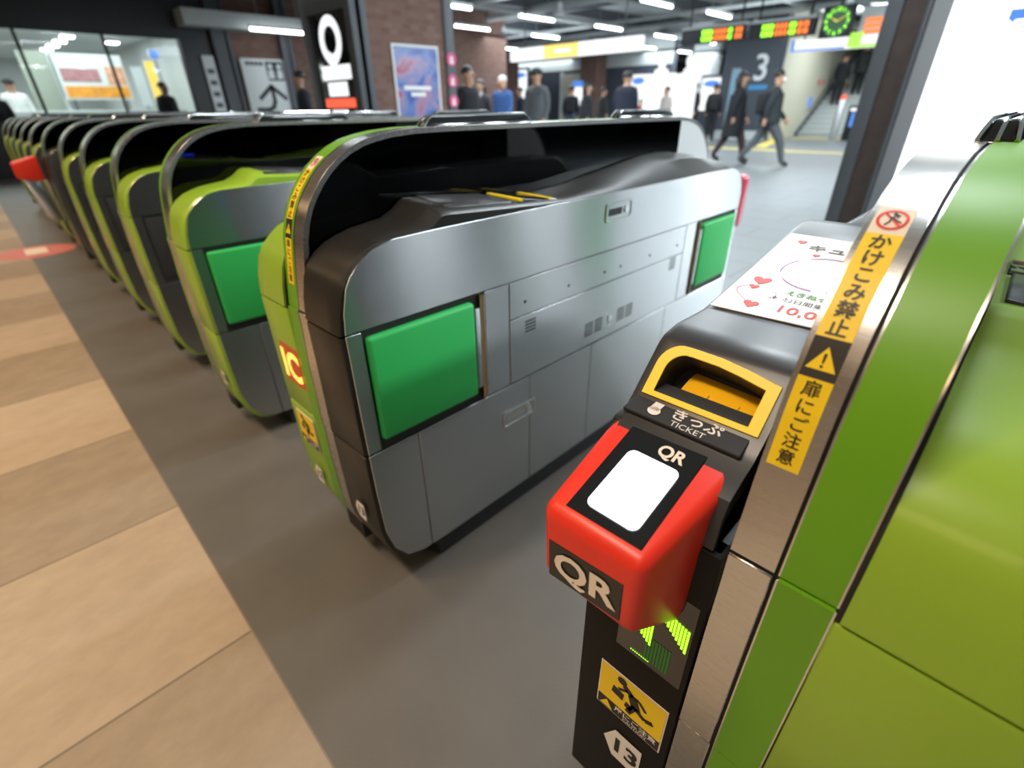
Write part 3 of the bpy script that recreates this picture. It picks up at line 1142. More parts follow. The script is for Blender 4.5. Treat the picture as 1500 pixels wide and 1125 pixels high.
caution_sticker(g0, hx(-.2000), hx(-.1010), .350, .446, FY - .0015)
number_plate(g0, hx(-.1510), .277, .062, '13', FY - .0018)

# paper notice lying on its deck
pt = B()


def paper(px, py, out=.0):
    """px from the left edge, py from the near edge"""
    y = .604 + py
    z = .8922 + .19 * (y - .604)
    return V((-.2445 + px, y, z + out))


pt.slab([paper(.002, 0, .0022), paper(.150, .006, .0022), paper(.152, .252, .0022), paper(.004, .254, .0022)], (0, 0, -.0012))
OFF = (0, 0, 0)
pp = pt.build('paper_notice', M['paper'])
tag(pp, 'white paper notice with red hearts taped on the deck behind the ticket slot', 'notice')
H = .0029
for px, py, s in ((.030, .088, .0125), (.043, .024, .010), (.028, .068, .007), (.062, .188, .005), (.030, .226, .007)):
    b = B()
    b.poly([paper(px + q[0], py + q[1] * 1.0, H) for q in heart(s)])
    b.build('heart', M['red_ink'], pp, clean=False)
b = B()
b.text('10,000', .024, lambda tx, ty: paper(.108 + tx * 1.15, .027 + ty, H), .01)
b.build('price', M['red_ink'], pp, clean=False)
b = B()
for q in (0,):
    hh = heart(.026, 32)
    for k in range(32):
        p0, p1 = hh[k], hh[(k + 1) % 32]
        b.poly([paper(.036 + p0[0], .050 + p0[1], H), paper(.036 + p1[0], .050 + p1[1], H), paper(.036 + p1[0] * .95, .050 + p1[1] * .95, H), paper(.036 + p0[0] * .95, .050 + p0[1] * .95, H)])
b.build('heart_outline', M['pink'], pp, clean=False)
for px, py, s in ((.120, .212, .015), (.126, .083, .014)):
    b = B()
    b.poly([paper(px + q[0], py + q[1], H) for q in heart(s)])
    b.build('pink_heart', M['pink'], pp, clean=False)
b = B()
for k in range(40):
    if k % 8 > 5:
        continue
    t0, t1 = 2 * math.pi * k / 40, 2 * math.pi * (k + 1) / 40
    b.poly([paper(.091 + r * math.cos(t) * .054, .135 + r * math.sin(t) * .050, H) for r, t in ((1, t0), (1, t1), (.96, t1), (.96, t0))])
b.build('purple_ring', M['purple'], pp, clean=False)
b = B()
b.text('キュン', .022, lambda tx, ty: paper(.082 + tx * 1.2, .210 + ty, H), .02)
b.build('title', M['stk_black'], pp, clean=False)
b = B()
b.text('連続2日間乗り放題', .0115, lambda tx, ty: paper(.103 + tx, .050 + ty, H), .0)
b.build('caption', M['stk_black'], pp, clean=False)
b = B()
b.text('えきねっと', .0125, lambda tx, ty: paper(.098 + tx, .069 + ty, H), .03)
b.build('green_print', M['green_ink'], pp, clean=False)

OFF = CEN
# ---- the gate in the middle: black towards lane 13, green towards lane 12
FR1 = -.986
g1 = gate_root(FR1, 'middle ticket gate with steel side, two green flaps and amber lit sign')
fin(g1, False)
nbr = side(g1, 1, 'black', 2)
reader(g1, nbr, 'black')
number_plate(g1, .072, .250, .045, '13', .3725)
nbl = side(g1, -1, 'green', 0)
rd = reader(g1, nbl, 'green')
nbl().cyl((.075, .70, .944), (.075, .70, .9475), .028, n=20).build('lit_reader_ring', M['led_blue'], rd)
ic_sign(g1, -FW - .098, -FW - .004, .523, .630, .3725)
caution_sticker(g1, -FW - .104, -FW - .010, .335, .430, .3715)
number_plate(g1, -FW - .060, .235, .045, '12', .3725)
long_sticker(g1, -FW + .014, .026, 1.035, .795)
nbr().box(.085, WS + .006, 2.17, 2.232, .655, .865).build('rear_lamp', M['lampred'], g1, CEN, bevel=.02, seg=4)

# ---- the green gates beyond, each with one console, copied along the row
labels = ['ticket gate just left of the middle one, with a single green flap showing',
          'green ticket gate with a dark flap, next behind the gate with the green flap',
          'green ticket gate with dark flap, between two alike, second behind the green flapped one',
          'green ticket gate with dark flap standing just in front of the plain grey gate']
FRS = [-1.955, -2.745, -3.545, -4.335]
g2 = gate_root(FRS[0], labels[0])
fin(g2, False, wgreen=.024)
nb2 = side(g2, 1, 'green', 1)
reader(g2, nb2, 'green')
blank_side(g2, -1)
number_plate(g2, .075, .262, .045, '12', .3725)
g3 = gate_root(FRS[1], labels[1])
fin(g3, False, wgreen=.024)
nb3 = side(g3, 1, 'green', 0, pad=False)
reader(g3, nb3, 'green')
blank_side(g3, -1)
for k in (2, 3):
    c = copy_tree(g3)
    c.location.x = FRS[k] - FW / 2
    c['label'] = labels[k]

# ---- the grey gate with a red scanner head on its left
FR6 = -5.23
g6 = gate_root(FR6, 'plain grey steel ticket gate with small red scanner head, farther down the row')
fin(g6, True, True)
nb6 = side(g6, 1, 'black', 0, pad=False)
side(g6, -1, 'black', 0, pad=False)
b = B()
x0 = -FW - .165
b.hull8([(x0, .20, .69), (-FW - .02, .20, .69), (-FW - .02, .35, .66), (x0, .35, .66)], [(x0, .20, .80), (-FW - .02, .20, .80), (-FW - .01, .355, .84), (x0, .355, .84)])
b.build('scanner_head', M['red'], g6, CEN, bevel=.012, seg=3)
B().hull8([(x0 + .01, .27, .40), (-FW - .0, .27, .40), (-FW - .0, .378, .36), (x0 + .01, .378, .36)], [(x0 + .01, .225, .675), (-FW - .0, .225, .675), (-FW - .02, .372, .675), (x0 + .01, .372, .675)]).build('scanner_bracket', M['steel'], g6, bevel=.012)
# ---- far gates
far = ['sixth', 'seventh', 'eighth', 'ninth', 'tenth']
for k, nm in enumerate(far):
    c = copy_tree(g3)
    c.location.x = -6.12 - .80 * k - FW / 2
    c['label'] = 'green ticket gate far down the row, %s beyond the middle gate' % nm
# ------------------------------------------------------------------ setting
OFF = (0, 0, 0)


def st(b, name, m, **k):
    return structure(b.build(name, m, **k))


st(B().box(-45, 12, -6, .076, -.1, 0), 'floor', M['tiles'])
st(B().box(-45, 12, .076, 2.35, -.1, 0), 'floor', M['gatefloor'])
st(B().box(-45, 12, 2.35, 45, -.1, 0), 'floor', M['hallfloor'])
st(B().box(-45, 12, -6, 45, 3.9, 4.1), 'ceiling', M['ceil'])
st(B().box(-45, 12, 44.8, 45, 0, 3.9), 'wall_back', M['pale_wall'])
st(B().box(-45, -44.8, 6, 44.8, 0, 3.9), 'wall_left', M['navy'])
st(B().box(11.8, 12, 6, 44.8, 0, 3.9), 'wall_right', M['navy'])

# floor sticker, yellow paving
b = B()
b.poly([(p[0] - 6.33, p[1] + .135, .0015) for p in disc(.285, 40)])
o = tag(b.build('floor_sticker', mat('faded_red_floor_sticker', (0.62, 0.16, 0.13), 0.5, noise=0.25, nscale=12), clean=False), 'round faded red sticker on the floor where tiles meet the dark strip', 'sticker')
b = B()
b.poly([(p[0] * 1.0 - 6.36, p[1] + .13, .003) for p in rrect(.30, .16, .03)])
b.build('white_print', M['cream'], o, clean=False)
b = B()
b.box(-7.4, 3.0, 15.0, 15.3, 0, .006)
tag(b.build('tactile_paving', M['yellow_tile']), 'long yellow tactile paving strip crossing the concourse floor behind the walking man', 'paving')
b = B()
b.slab([(-6.1, 16.2, .006), (-5.8, 16.2, .006), (-6.75, 20.6, .006), (-7.15, 20.6, .006)], (0, 0, -.006))
tag(b.build('tactile_paving', M['yellow_tile']), 'slanting yellow tactile paving strip leading to the stairs', 'paving')
b = B()
b.box(-6.7, -3.0, 20.8, 21.2, 0, .006)
tag(b.build('tactile_paving', M['yellow_tile']), 'yellow tactile paving strip at the foot of the stairs', 'paving')

# ------------------------------------------------------------------ shop on the left
SX = -14.0
st(B().box(SX - .25, SX, -6, 4.62, 2.46, 3.9), 'trim_1', M['fascia'])
st(B().box(SX - .2, SX, -6, 4.62, 0, .95), 'wall_shop', M['fascia'])
st(B().box(SX - .25, SX, 4.06, 4.62, .95, 2.46), 'wall_shop', M['fascia'])
st(B().box(-30.2, -30, -6, 6, 0, 3.0), 'wall_shop', M['pale_wall'])
st(B().box(-30, SX - .25, 4.9, 5.0, 0, 3.0), 'wall_shop', M['pale_wall'])
st(B().box(-30, SX - .25, -6, 5, 2.95, 3.05), 'ceiling', M['signwhite'])
ymul = [-1.2, .05, 1.37, 2.70, 4.05]
for k in range(4):
    y0, y1 = ymul[k], ymul[k + 1]
    w = st(B().ring([(SX - .06, y0, .95), (SX - .06, y1, .95), (SX - .06, y1, 2.46), (SX - .06, y0, 2.46)], [(SX - .06, y0 + .025, .98), (SX - .06, y1 - .025, .98), (SX - .06, y1 - .025, 2.44), (SX - .06, y0 + .025, 2.44)], (.05, 0, 0)), 'window_%d' % (k + 1), M['dark_steel'])
    B().box(SX - .04, SX - .03, y0 + .025, y1 - .025, .98, 2.44).build('pane', M['clear_glass'], w)
area('shop_light', (-18, 1.5, 2.9), 5, 270, (0.92, 1, 0.97), (0, 0, 0), 5)
area('shop_light', (-25, 1.0, 2.9), 5, 300, (0.92, 1, 0.97), (0, 0, 0), 5)


def lampthing(name, label, cat, loc, parts, group=None):
    t = thing(name, label, cat, loc, 0, group)
    for nm, bb, m in parts:
        bb.build(nm, m, t)
    return t


ordn = ['first', 'second', 'third', 'fourth', 'fifth', 'sixth', 'seventh', 'eighth', 'ninth', 'tenth']
sp0 = None
for k in range(9):
    lab = 'small square ceiling light inside the shop, %s of the diagonal row counted from the window' % ordn[k]
    if sp0 is None:
        sp0 = lampthing('ceiling_downlight', lab, 'ceiling light', (-17.0, 3.04, 2.9), [('frame', B().box(-.17, .17, -.17, .17, 0, .05), M['signwhite']), ('lens', B().box(-.14, .14, -.14, .14, -.03, 0), M['tube'])], 'shop ceiling lights')
    else:
        c = copy_tree(sp0)
        c.location.x = -17.0 - 1.45 * k
        c['label'] = lab
for lab, p in (('round ceiling light near the right end of the shop window', (-18.0, 4.14, 2.88)), ('ceiling light above the shop menu board', (-20.6, 4.17, 2.88)), ('ceiling light at the left edge of the shop window', (-17.2, 1.25, 2.88))):
    c = copy_tree(sp0)
    c.location = p
    c['label'] = lab
# menu board, posters, counter
t = thing('menu_board', 'long menu board with orange band and food pictures inside the shop', 'menu board', (-19, 3.15, 1.4))
B().box(-.05, 0, -.75, .75, 0, 1.05).build('board', M['signwhite'], t)
for y in (-.6, .6):
    B().box(-.06, -.03, y - .02, y + .02, -1.4, .02).build('post', M['metal_grey'], t)
b = B()
b.box(0, .01, -.70, .72, .05, .32)
b.build('orange_band', mat('orange_menu_print', (0.85, 0.36, 0.05), 0.5, noise=0.5, nscale=7), t)
b = B()
b.box(0, .01, -.68, .15, .42, .72)
b.build('pink_picture', mat('dusky_pink_print', (0.45, 0.22, 0.24), 0.5, noise=0.6, nscale=9), t)
B().box(0, .012, .3, .72, .36, .78).build('food_picture', mat('food_picture_print', (0.75, 0.40, 0.26), 0.5, noise=0.7, nscale=8), t)
tag(B().box(-17.6, -16.9, -5.5, 4.6, 0, 1.15).build('counter', M['signwhite'], bevel=.02), 'long white serving counter behind the shop window', 'counter')
t = thing('wall_panel', 'tall grey green panel beside the shop menu board', 'panel', (-19.4, 2.1, 0))
B().box(-.05, .05, -.33, .25, 0, 2.5).build('board', mat('grey_green_panel', (0.36, 0.40, 0.34), 0.6, noise=0.05), t)
B().box(-.07, .07, .25, .30, 0, 2.5).build('edge', M['pale_wall'], t)
for lab, y, z0, h, m in (('white and yellow upright banner right of the shop menu board', 4.35, 1.2, 1.1, M['lit_yellow']), ('blue hanging sign high in the right end of the shop', 4.55, 2.35, .22, M['lit_blue']), ('white lit panel between the shop banner and the menu board', 4.02, 1.25, .9, M['signwhite'])):
    t = thing('shop_sign', lab, 'sign', (-18.2, y, z0))
    B().box(-.02, .02, -.12, .12, 0, h).build('face', m, t)
    B().box(-.01, .01, -.01, .01, -z0, 0).build('post', M['metal_grey'], t)
    B().ring([(.02, -.13, -.01), (.02, .13, -.01), (.02, .13, h + .01), (.02, -.13, h + .01)], [(.02, -.11, .01), (.02, .11, .01), (.02, .11, h - .01), (.02, -.11, h - .01)], (.01, 0, 0)).build('frame', M['signwhite'], t)

# ------------------------------------------------------------------ brick wall with the arrow sign
st(B().box(SX - .5, SX - .1, 4.62, 14, 0, 3.9), 'wall_brick', M['brick'])
st(B().box(SX - .1, SX + .5, 4.1, 6.75, 2.66, 2.95), 'trim_2', M['pale_wall'])
for lab, y0, y1 in (('grey steel column left of the white arrow sign', 4.70, 5.08), ('grey steel column right of the white arrow sign', 6.22, 6.48)):
    t = thing('steel_column', lab, 'column', (SX + .05, (y0 + y1) / 2, 0), 0, 'steel columns on the brick wall')
    w = (y1 - y0) / 2
    B().box(-.10, .0, -w, w, 0, 3.9).build('web', M['metal_grey'], t)
    B().box(.0, .06, -w, -w + .06, 0, 3.9).build('flange', M['metal_grey'], t)
    B().box(.0, .06, w - .06, w, 0, 3.9).build('flange', M['metal_grey'], t)
t = thing('direction_sign', 'tall white sign with a bent black arrow on the brick wall', 'sign', (SX, 5.71, .55))
B().box(-.10, .02, -.50, .51, 0, 1.61).build('board', M['signwhite'], t, bevel=.008)
fx = lambda tx, ty: (.024, tx, ty)
b = B()
pth = [(-.33, .56), (-.05, .56), (.06, .62), (.11, .74), (.10, 1.02)]
for (ax, ay), (cx, cy) in list(zip(pth, pth[1:])) + [((-.22, .80), (.09, 1.05)), ((.40, .80), (.09, 1.05))]:
    d = V((cx - ax, cy - ay)).normalized()
    e = d * .03
    d = d * .047
    b.poly([fx(ax - d.y - e.x, ay + d.x - e.y), fx(cx - d.y + e.x, cy + d.x + e.y), fx(cx + d.y + e.x, cy - d.x + e.y), fx(ax + d.y - e.x, ay - d.x - e.y)])
b.build('arrow', M['signink'], t, clean=False)
b = B()
b.poly([fx(.07, 1.17), fx(.47, 1.17), fx(.47, 1.56), fx(.05, 1.56)])
b.build('pictogram_panel', M['signink'], t, clean=False)
b = B()
for cx in (.16, .37):
    b.poly([(.028, cx + q[0], 1.46 + q[1]) for q in disc(.055, 14)])
    b.poly([(.028, cx - .075, 1.21), (.028, cx + .075, 1.21), (.028, cx + .06, 1.39), (.028, cx - .06, 1.39)])
b.build('pictogram', M['signwhite'], t, clean=False)
b = B()
for k in range(4):
    b.poly([fx(-.40 + k * .105, 1.47), fx(-.31 + k * .105, 1.47), fx(-.31 + k * .105, 1.55), fx(-.40 + k * .105, 1.55)])
b.build('caption', M['metal_grey'], t, clean=False)
t = thing('notice_board', 'narrow pale notice board between the shop and the grey column', 'notice board', (SX + .07, 4.50, .7))
B().box(-.06, .0, -.11, .13, 0, 1.47).build('board', M['signwhite'], t)
for k in range(5):
    B().box(.0, .004, -.06, .08, .25 + k * .22, .34 + k * .22).build('printed_block', M['metal_grey'], t)

# ------------------------------------------------------------------ brick pillar with lit map sign, poster and pink discs
PX, PY = -6.0, 3.6
t = thing('brick_pillar', 'big brick pillar with grey steel edges carrying the flower poster', 'pillar', (-6.6, 4.3, 0))
B().box(-.56, .57, -.60, .66, 0, 3.9).build('brick_core', M['brick'], t)
for x0, x1, y0, y1 in ((.40, .60, -.70, -.56), (.42, .60, .56, .70), (-.60, -.42, -.70, -.56), (-.60, -.42, .56, .70)):
    B().box(x0, x1, y0, y1, 0, 3.9).build('steel_edge', M['metal_grey'], t, bevel=.006)
OFF = (0, 0, 0)
t = thing('lit_sign', 'tall black lit sign with a white pin shaped symbol and red bar', 'sign', (-6.6, 3.52, .3))
zb = .3


def P1(X, z, o=0.0):
    return (X + 6.6, .03 - o, z - zb)


b = B()
b.slab([P1(-7.08, .35), P1(-6.10, .35), P1(-6.10, 2.12), P1(-7.08, 2.12)], (0, .12, 0))
b.build('panel', M['gloss'], t, bevel=.01)
b = B()
b.ring([P1(-7.20, .3, .02), P1(-6.0, .3, .02), P1(-6.0, 2.42, .02), P1(-7.20, 2.42, .02)], [P1(-7.03, .42, .02), P1(-6.13, .42, .02), P1(-6.13, 2.10, .02), P1(-7.03, 2.10, .02)], (0, .14, 0))
b.build('frame', M['metal_grey'], t, bevel=.008)
b = B()
n = 32
cxx, czz = -6.56, 1.83
for k in range(n):
    t0, t1 = 2 * math.pi * k / n, 2 * math.pi * (k + 1) / n
    b.poly([P1(cxx + r * math.cos(a) * .26, czz + r * math.sin(a) * .245, .006) for r, a in ((1, t0), (1, t1), (.58, t1), (.58, t0))])
b.poly([P1(cxx - .15, 1.74, .007), P1(cxx - .02, 1.70, .007), P1(cxx + .03, 1.66, .007), P1(cxx + .09, 1.70, .007), P1(cxx + .15, 1.74, .007), P1(cxx + .12, 1.60, .007), P1(cxx, 1.56, .007), P1(cxx - .12, 1.60, .007)])
b.build('pin_symbol', M['lit_white'], t, clean=False)
for nm, x0, x1, z0, z1, m in (('lit_caption', -6.88, -6.18, 1.425, 1.575, M['lit_white']), ('lit_caption', -6.79, -6.31, 1.25, 1.40, M['lit_white']), ('red_bar', -6.92, -6.17, 1.125, 1.225, M['lit_red']), ('lit_caption', -6.79, -6.38, .98, 1.10, M['lit_white'])):
    b = B()
    b.poly([P1(x0, z0, .006), P1(x1, z0, .006), P1(x1, z1, .006), P1(x0, z1, .006)])
    b.build(nm, m, t, clean=False)


def art_mat():
    m = bpy.data.materials.new('blue_pink_poster_print')
    m.use_nodes = True
    nt = m.node_tree
    bs = nt.nodes['Principled BSDF']
    tc = nt.nodes.new('ShaderNodeTexCoord')
    no = nt.nodes.new('ShaderNodeTexNoise')
    no.inputs['Scale'].default_value = 2.6
    no.inputs['Detail'].default_value = 3
    no.inputs['Distortion'].default_value = 1.0
    nt.links.new(tc.outputs['Object'], no.inputs['Vector'])
    rp = nt.nodes.new('ShaderNodeValToRGB')
    e = rp.color_ramp.elements
    e[0].position, e[0].color = 0.36, (0.03, 0.07, 0.34, 1)
    e[1].position, e[1].color = 0.62, (0.33, 0.05, 0.12, 1)
    x = e.new(0.46)
    x.color = (0.11, 0.19, 0.46, 1)
    x = e.new(0.55)
    x.color = (0.36, 0.22, 0.34, 1)
    nt.links.new(no.outputs['Fac'], rp.inputs[0])
    nt.links.new(rp.outputs[0], bs.inputs['Base Color'])
    bs.inputs['Roughness'].default_value = 0.25
    return m


t = thing('poster', 'blue and pink flower poster in a thin frame on the brick pillar', 'poster', (PX - .03, 4.38, .76))
B().box(-.01, .012, -.33, .33, .02, 1.01).build('print', art_mat(), t)
b = B()
b.ring([(.0, -.35, 0), (.0, .35, 0), (.0, .35, 1.03), (.0, -.35, 1.03)], [(.0, -.325, .025), (.0, .325, .025), (.0, .325, 1.005), (.0, -.325, 1.005)], (.02, 0, 0))
b.build('frame', M['signwhite'], t)
b = B()
for z, w in ((.55, .22), (.48, .12)):
    b.poly([(.014, -w, z), (.014, w * .9, z), (.014, w * .9, z + .045), (.014, -w, z + .045)])
b.build('caption', M['white'], t, clean=False)
for k, z in enumerate((1.66, 1.42, 1.185, .95)):
    lab = ['topmost', 'second', 'third', 'lowest'][k]
    t = thing('disc_sign', 'round pink sign on the grey pillar edge, %s of four' % lab, 'sign', (PX, 4.93, z), 0, 'round pink signs on the pillar edge')
    B().cyl((0, 0, 0), (.012, 0, 0), .075, n=24).build('disc', M['pinkdisc'], t)
    b = B()
    b.poly([(.0135, q[0], q[1] + .012) for q in disc(.022, 12)])
    b.poly([(.0135, -.035, -.045), (.0135, .035, -.045), (.0135, .02, -.012), (.0135, -.02, -.012)])
    b.build('symbol', M['white'], t, clean=False)

# ------------------------------------------------------------------ steel pillar and white lit board at the right
t = thing('steel_pillar', 'dark steel pillar with a weathered brown web in front of the white board', 'pillar', (-.92, 4.7, 0))
B().box(-.135, -.045, -.20, .22, 0, 3.9).build('flange', M['metal_grey'], t, bevel=.004)
B().box(-.045, .085, -.175, .20, 0, 3.9).build('web', M['rust'], t)
B().box(.085, .105, -.20, .20, 0, 3.9).build('flange', M['metal_grey'], t, bevel=.003)
B().box(.09, .115, -.18, .45, 0, 3.9).build('side_plate', M['dark_steel'], t)
t = thing('lit_board', 'large glowing white board behind the gate at the right edge', 'sign board', (1.08, 7.06, 0))
B().box(-2.22, -1.22, -.04, .04, .30, 3.75).build('lit_face', emit('white_board_glow', (0.95, 0.98, 1.0), 2.4), t)
B().ring([(-2.25, -.06, .27), (-1.19, -.06, .27), (-1.19, -.06, 3.78), (-2.25, -.06, 3.78)], [(-2.20, -.06, .32), (-1.24, -.06, .32), (-1.24, -.06, 3.73), (-2.20, -.06, 3.73)], (0, .1, 0)).build('frame', M['signwhite'], t)
b = B()
b.box(-1.74, -1.62, -.046, -.041, 1.735, 1.815)
b.slab([(-1.725, -.046, 1.74), (-1.68, -.046, 1.74), (-1.70, -.046, 1.705)], (0, .004, 0))
b.build('blue_mark', M['lit_blue'], t)
for x in (-2.1, -1.35):
    B().box(x - .04, x + .04, -.03, .05, 0, .36).build('leg', M['metal_grey'], t)

# ------------------------------------------------------------------ hall ceiling: tubes, beams, pipes
tubes = [(-11.199, 11.657), (-13.798, 14.971), (-11.061, 14.844), (-11.1, 18.358), (-7.613, 15.072), (-7.824, 12.186), (-17.534, 16.879), (-13.755, 11.549), (-11.246, 8.6), (-22.287, 18.64), (-13.631, 21.3), (-13.631, 24.512), (-13.513, 27.55), (-17.498, 26.804), (-22.123, 28.0), (-25.302, 30.054), (-17.667, 23.747), (-17.57, 35.884), (-21.76, 30.683), (-21.987, 25.314), (-21.903, 21.313), (-7.6, 18.2), (-17.5, 13.4), (-17.5, 20.4), (-7.6, 21.4), (-13.6, 18.3), (-17.5, 30.2), (-11.0, 21.4), (-25.3, 26.5)]
tubes = [(x * .952, y * .952) for x, y in tubes]
rows = {}
for x, y in tubes:
    rows.setdefault(round(y / 2.9), []).append((x, y))
tb = None
for ri, key in enumerate(sorted(rows)):
    for ci, (x, y) in enumerate(sorted(rows[key])):
        lab = 'white ceiling tube light, %s from the left in the %s row away from the gates' % (ordn[ci], ordn[min(ri, 9)])
        if tb is None:
            tb = thing('tube_light', lab, 'tube light', (x, y, 3.1), 0, 'tube lights in the concourse ceiling')
            B().cyl((0, 0, 0), (0, 1.3, 0), .026, n=10).build('tube', M['tube'], tb)
            B().box(-.05, .05, -.03, 1.33, .03, .08).build('housing', M['signwhite'], tb)
            b = B()
            b.cyl((0, .2, .08), (0, .2, .78), .006, n=6)
            b.build('hanger', M['pipe'], tb)
            b = B()
            b.cyl((0, 1.1, .08), (0, 1.1, .78), .006, n=6)
            b.build('hanger', M['pipe'], tb)
        else:
            c = copy_tree(tb)
            c.location = (x, y, 3.1)
            c['label'] = lab
c = copy_tree(tb)
c.location = (-13.2, 5.30, 2.64)
c['label'] = 'white tube light under the pale beam above the arrow sign'
for ch in c.children:
    if ch.name.startswith('hanger'):
        ch.scale.z = 1.75
        ch.location.z = -.06
for k, (x0, x1, y0, y1, z0, z1) in enumerate([(-45, 12, 6.5, 6.8, 3.55, 3.9), (-45, 12, 10.2, 10.5, 3.55, 3.9), (-45, 12, 14.0, 14.3, 3.55, 3.9), (-45, 12, 19.3, 19.6, 3.55, 3.9), (-45, 12, 25, 25.3, 3.55, 3.9), (-12.5, -12.2, 5, 44, 3.6, 3.9), (-16, -15.7, 5, 44, 3.6, 3.9), (-9.5, -9.2, 5, 44, 3.6, 3.9), (-5.5, -5.2, 5, 44, 3.6, 3.9)]):
    st(B().box(x0, x1, y0, y1, z0, z1), 'trim_%d' % (3 + k), M['metal_grey'])
pk = 0
for k in range(9):
    y = 8.0 + 2.6 * k
    z = 3.35 + .1 * (k % 3)
    tag(B().cyl((-40, y, z), (8, y, z), .05 + .03 * (k % 3), n=10).build('ceiling_pipe', M['pipe']), 'grey pipe running crosswise under the dark ceiling, %s from the gates' % ordn[k], 'pipe', 'pipes under the concourse ceiling')
for k in range(6):
    x = -6.3 - 3.0 * k
    tag(B().cyl((x, 7, 3.48), (x, 40, 3.48), .07, n=10).build('ceiling_pipe', M['pipe']), 'grey pipe running lengthwise under the dark ceiling, %s from the right' % ordn[k], 'pipe', 'pipes under the concourse ceiling')
for k, (x, y) in enumerate(((-9.6, 11.4), (-13.4, 13.2), (-4.5, 15.9))):
    t = thing('ceiling_speaker', ['white ceiling speaker left of centre above the passengers', 'white ceiling speaker beside the brick pillar top', 'white ceiling speaker above the green clock'][k], 'speaker', (x, y, 3.05), 0, 'ceiling speakers')
    B().cyl((0, 0, 0), (0, 0, .22), .09, .05, n=14).build('horn', M['signwhite'], t)
    B().cyl((0, 0, .2), (0, 0, .85), .012, n=8).build('hanger', M['pipe'], t)

# ------------------------------------------------------------------ hanging signs
t = thing('hanging_sign', 'long lit white hanging sign with yellow middle above the crowd', 'sign', (-8.95, 11.0, 2.13))
B().box(-1.98, 1.98, 0, .12, 0, .27).build('lit_face', M['lit_white'], t)
B().box(-.80, .28, -.006, 0, .0, .27).build('yellow_field', M['lit_yellow'], t)
B().box(-.45, .05, -.010, -.006, .10, .17).build('caption', M['lit_white'], t)
for x in (-1.5, 1.5):
    B().cyl((x, .06, .27), (x, .06, 1.77), .015, n=8).build('hanger', M['dark_steel'], t)


def led_board(label, x0, x1, z0, z1, y, blocks):
    t = thing('departure_board', label, 'display board', ((x0 + x1) / 2, y, z0), 0, 'departure boards')
    h, w = z1 - z0, (x1 - x0) / 2
    B().box(-w, w, 0, .18, 0, h).build('housing', M['dark_steel'], t, bevel=.01)
    B().box(-w, w, -.01, .19, h, h + .05).build('top_rail', M['pipe'], t)
    for bx0, bx1, m in blocks:
        b = B()
        cx = (x0 + x1) / 2
        n = max(2, int((bx1 - bx0) / .075))
        for k in range(n):
            a = bx0 + (bx1 - bx0) * k / n - cx
            c = a + (bx1 - bx0) / n * .80
            for zz in (.12, .54):
                b.poly([(a, -.004, h * zz), (c, -.004, h * zz), (c, -.004, h * (zz + .34)), (a, -.004, h * (zz + .34))])
        b.build('lit_characters', m, t, clean=False)
    for x in (-w * .8, w * .8):
        B().cyl((x, .09, h), (x, .09, 3.9 - z0), .02, n=8).build('hanger', M['dark_steel'], t)


led_board('left departure board with green and orange characters, hung above the number wall', -6.60, -5.20, 2.24, 2.50, 12.0, [(-6.12, -5.88, M['led_green']), (-5.86, -5.56, M['led_orange']), (-5.54, -5.46, M['led_green']), (-5.40, -5.24, M['led_orange'])])
led_board('right departure board with green and orange characters, next to the clock', -5.10, -3.90, 2.22, 2.48, 12.0, [(-4.86, -4.63, M['led_green']), (-4.61, -4.36, M['led_orange']), (-4.34, -4.22, M['led_green']), (-4.20, -3.98, M['led_orange'])])
t = thing('clock', 'dark square clock with green luminous numerals and hands', 'clock', (-3.52, 11.95, 2.14))
B().box(-.26, .26, 0, .12, 0, .48).build('case', M['dark_steel'], t, bevel=.02)
b = B()
b.poly([(q[0], -.003, .24 + q[1]) for q in disc(.225, 36)])
b.build('dial', mat('dark_green_dial', (0.01, 0.05, 0.02), 0.4, noise=0.1, emit=(0.02, 0.12, 0.02), estr=0.5), t, clean=False)
b = B()
for k in range(1, 13):
    a = R(90 - 30 * k)
    b.text(str(k), .085, lambda tx, ty, a=a: (.178 * math.cos(a) + tx, -.006, .24 + .178 * math.sin(a) + ty), .02)
b.build('numerals', M['led_green'], t, clean=False)
for ang, ln, wd in ((150, .10, .012), (28, .15, .008)):
    a = R(ang)
    d = V((math.cos(a), math.sin(a)))
    b = B()
    b.poly([(-d.y * wd, -.008, .24 + d.x * wd), (d.x * ln - d.y * wd * .5, -.008, .24 + d.y * ln + d.x * wd * .5), (d.x * ln + d.y * wd * .5, -.008, .24 + d.y * ln - d.x * wd * .5), (d.y * wd, -.008, .24 - d.x * wd)])
    b.build('hand', M['lit_yellow'], t, clean=False)
B().cyl((0, .06, .48), (0, .06, 1.76), .02, n=8).build('hanger', M['dark_steel'], t)
t = thing('platform_sign', 'wide lit white sign with blue edge and green end below the clock', 'sign', (-3.5, 12.2, 1.97))
B().box(-.80, 1.0, 0, .1, 0, .19).build('lit_face', M['lit_white'], t)
B().box(-.80, -.74, -.005, 0, 0, .19).build('blue_edge', M['lit_blue'], t)
B().box(-.74, .15, -.005, 0, 0, .035).build('blue_edge', M['lit_blue'], t)
B().box(.25, 1.0, -.005, 0, 0, .05).build('green_edge', M['lit_green'], t)
B().box(.18, .40, -.008, 0, .02, .24).build('green_mark', M['lit_green'], t)
for x in (-.6, .9):
    B().cyl((x, .05, .19), (x, .05, 1.93), .015, n=8).build('hanger', M['dark_steel'], t)
t = thing('display_box', 'pale display box with orange lit lines behind the steel pillar top', 'display', (-3.0, 12.5, 2.12))
B().box(-.28, .45, 0, .15, 0, .50).build('case', M['pale_wall'], t)
b = B()
for k in range(3):
    b.poly([(-.2, -.004, .08 + k * .09), (.2, -.004, .08 + k * .09), (.2, -.004, .14 + k * .09), (-.2, -.004, .14 + k * .09)])
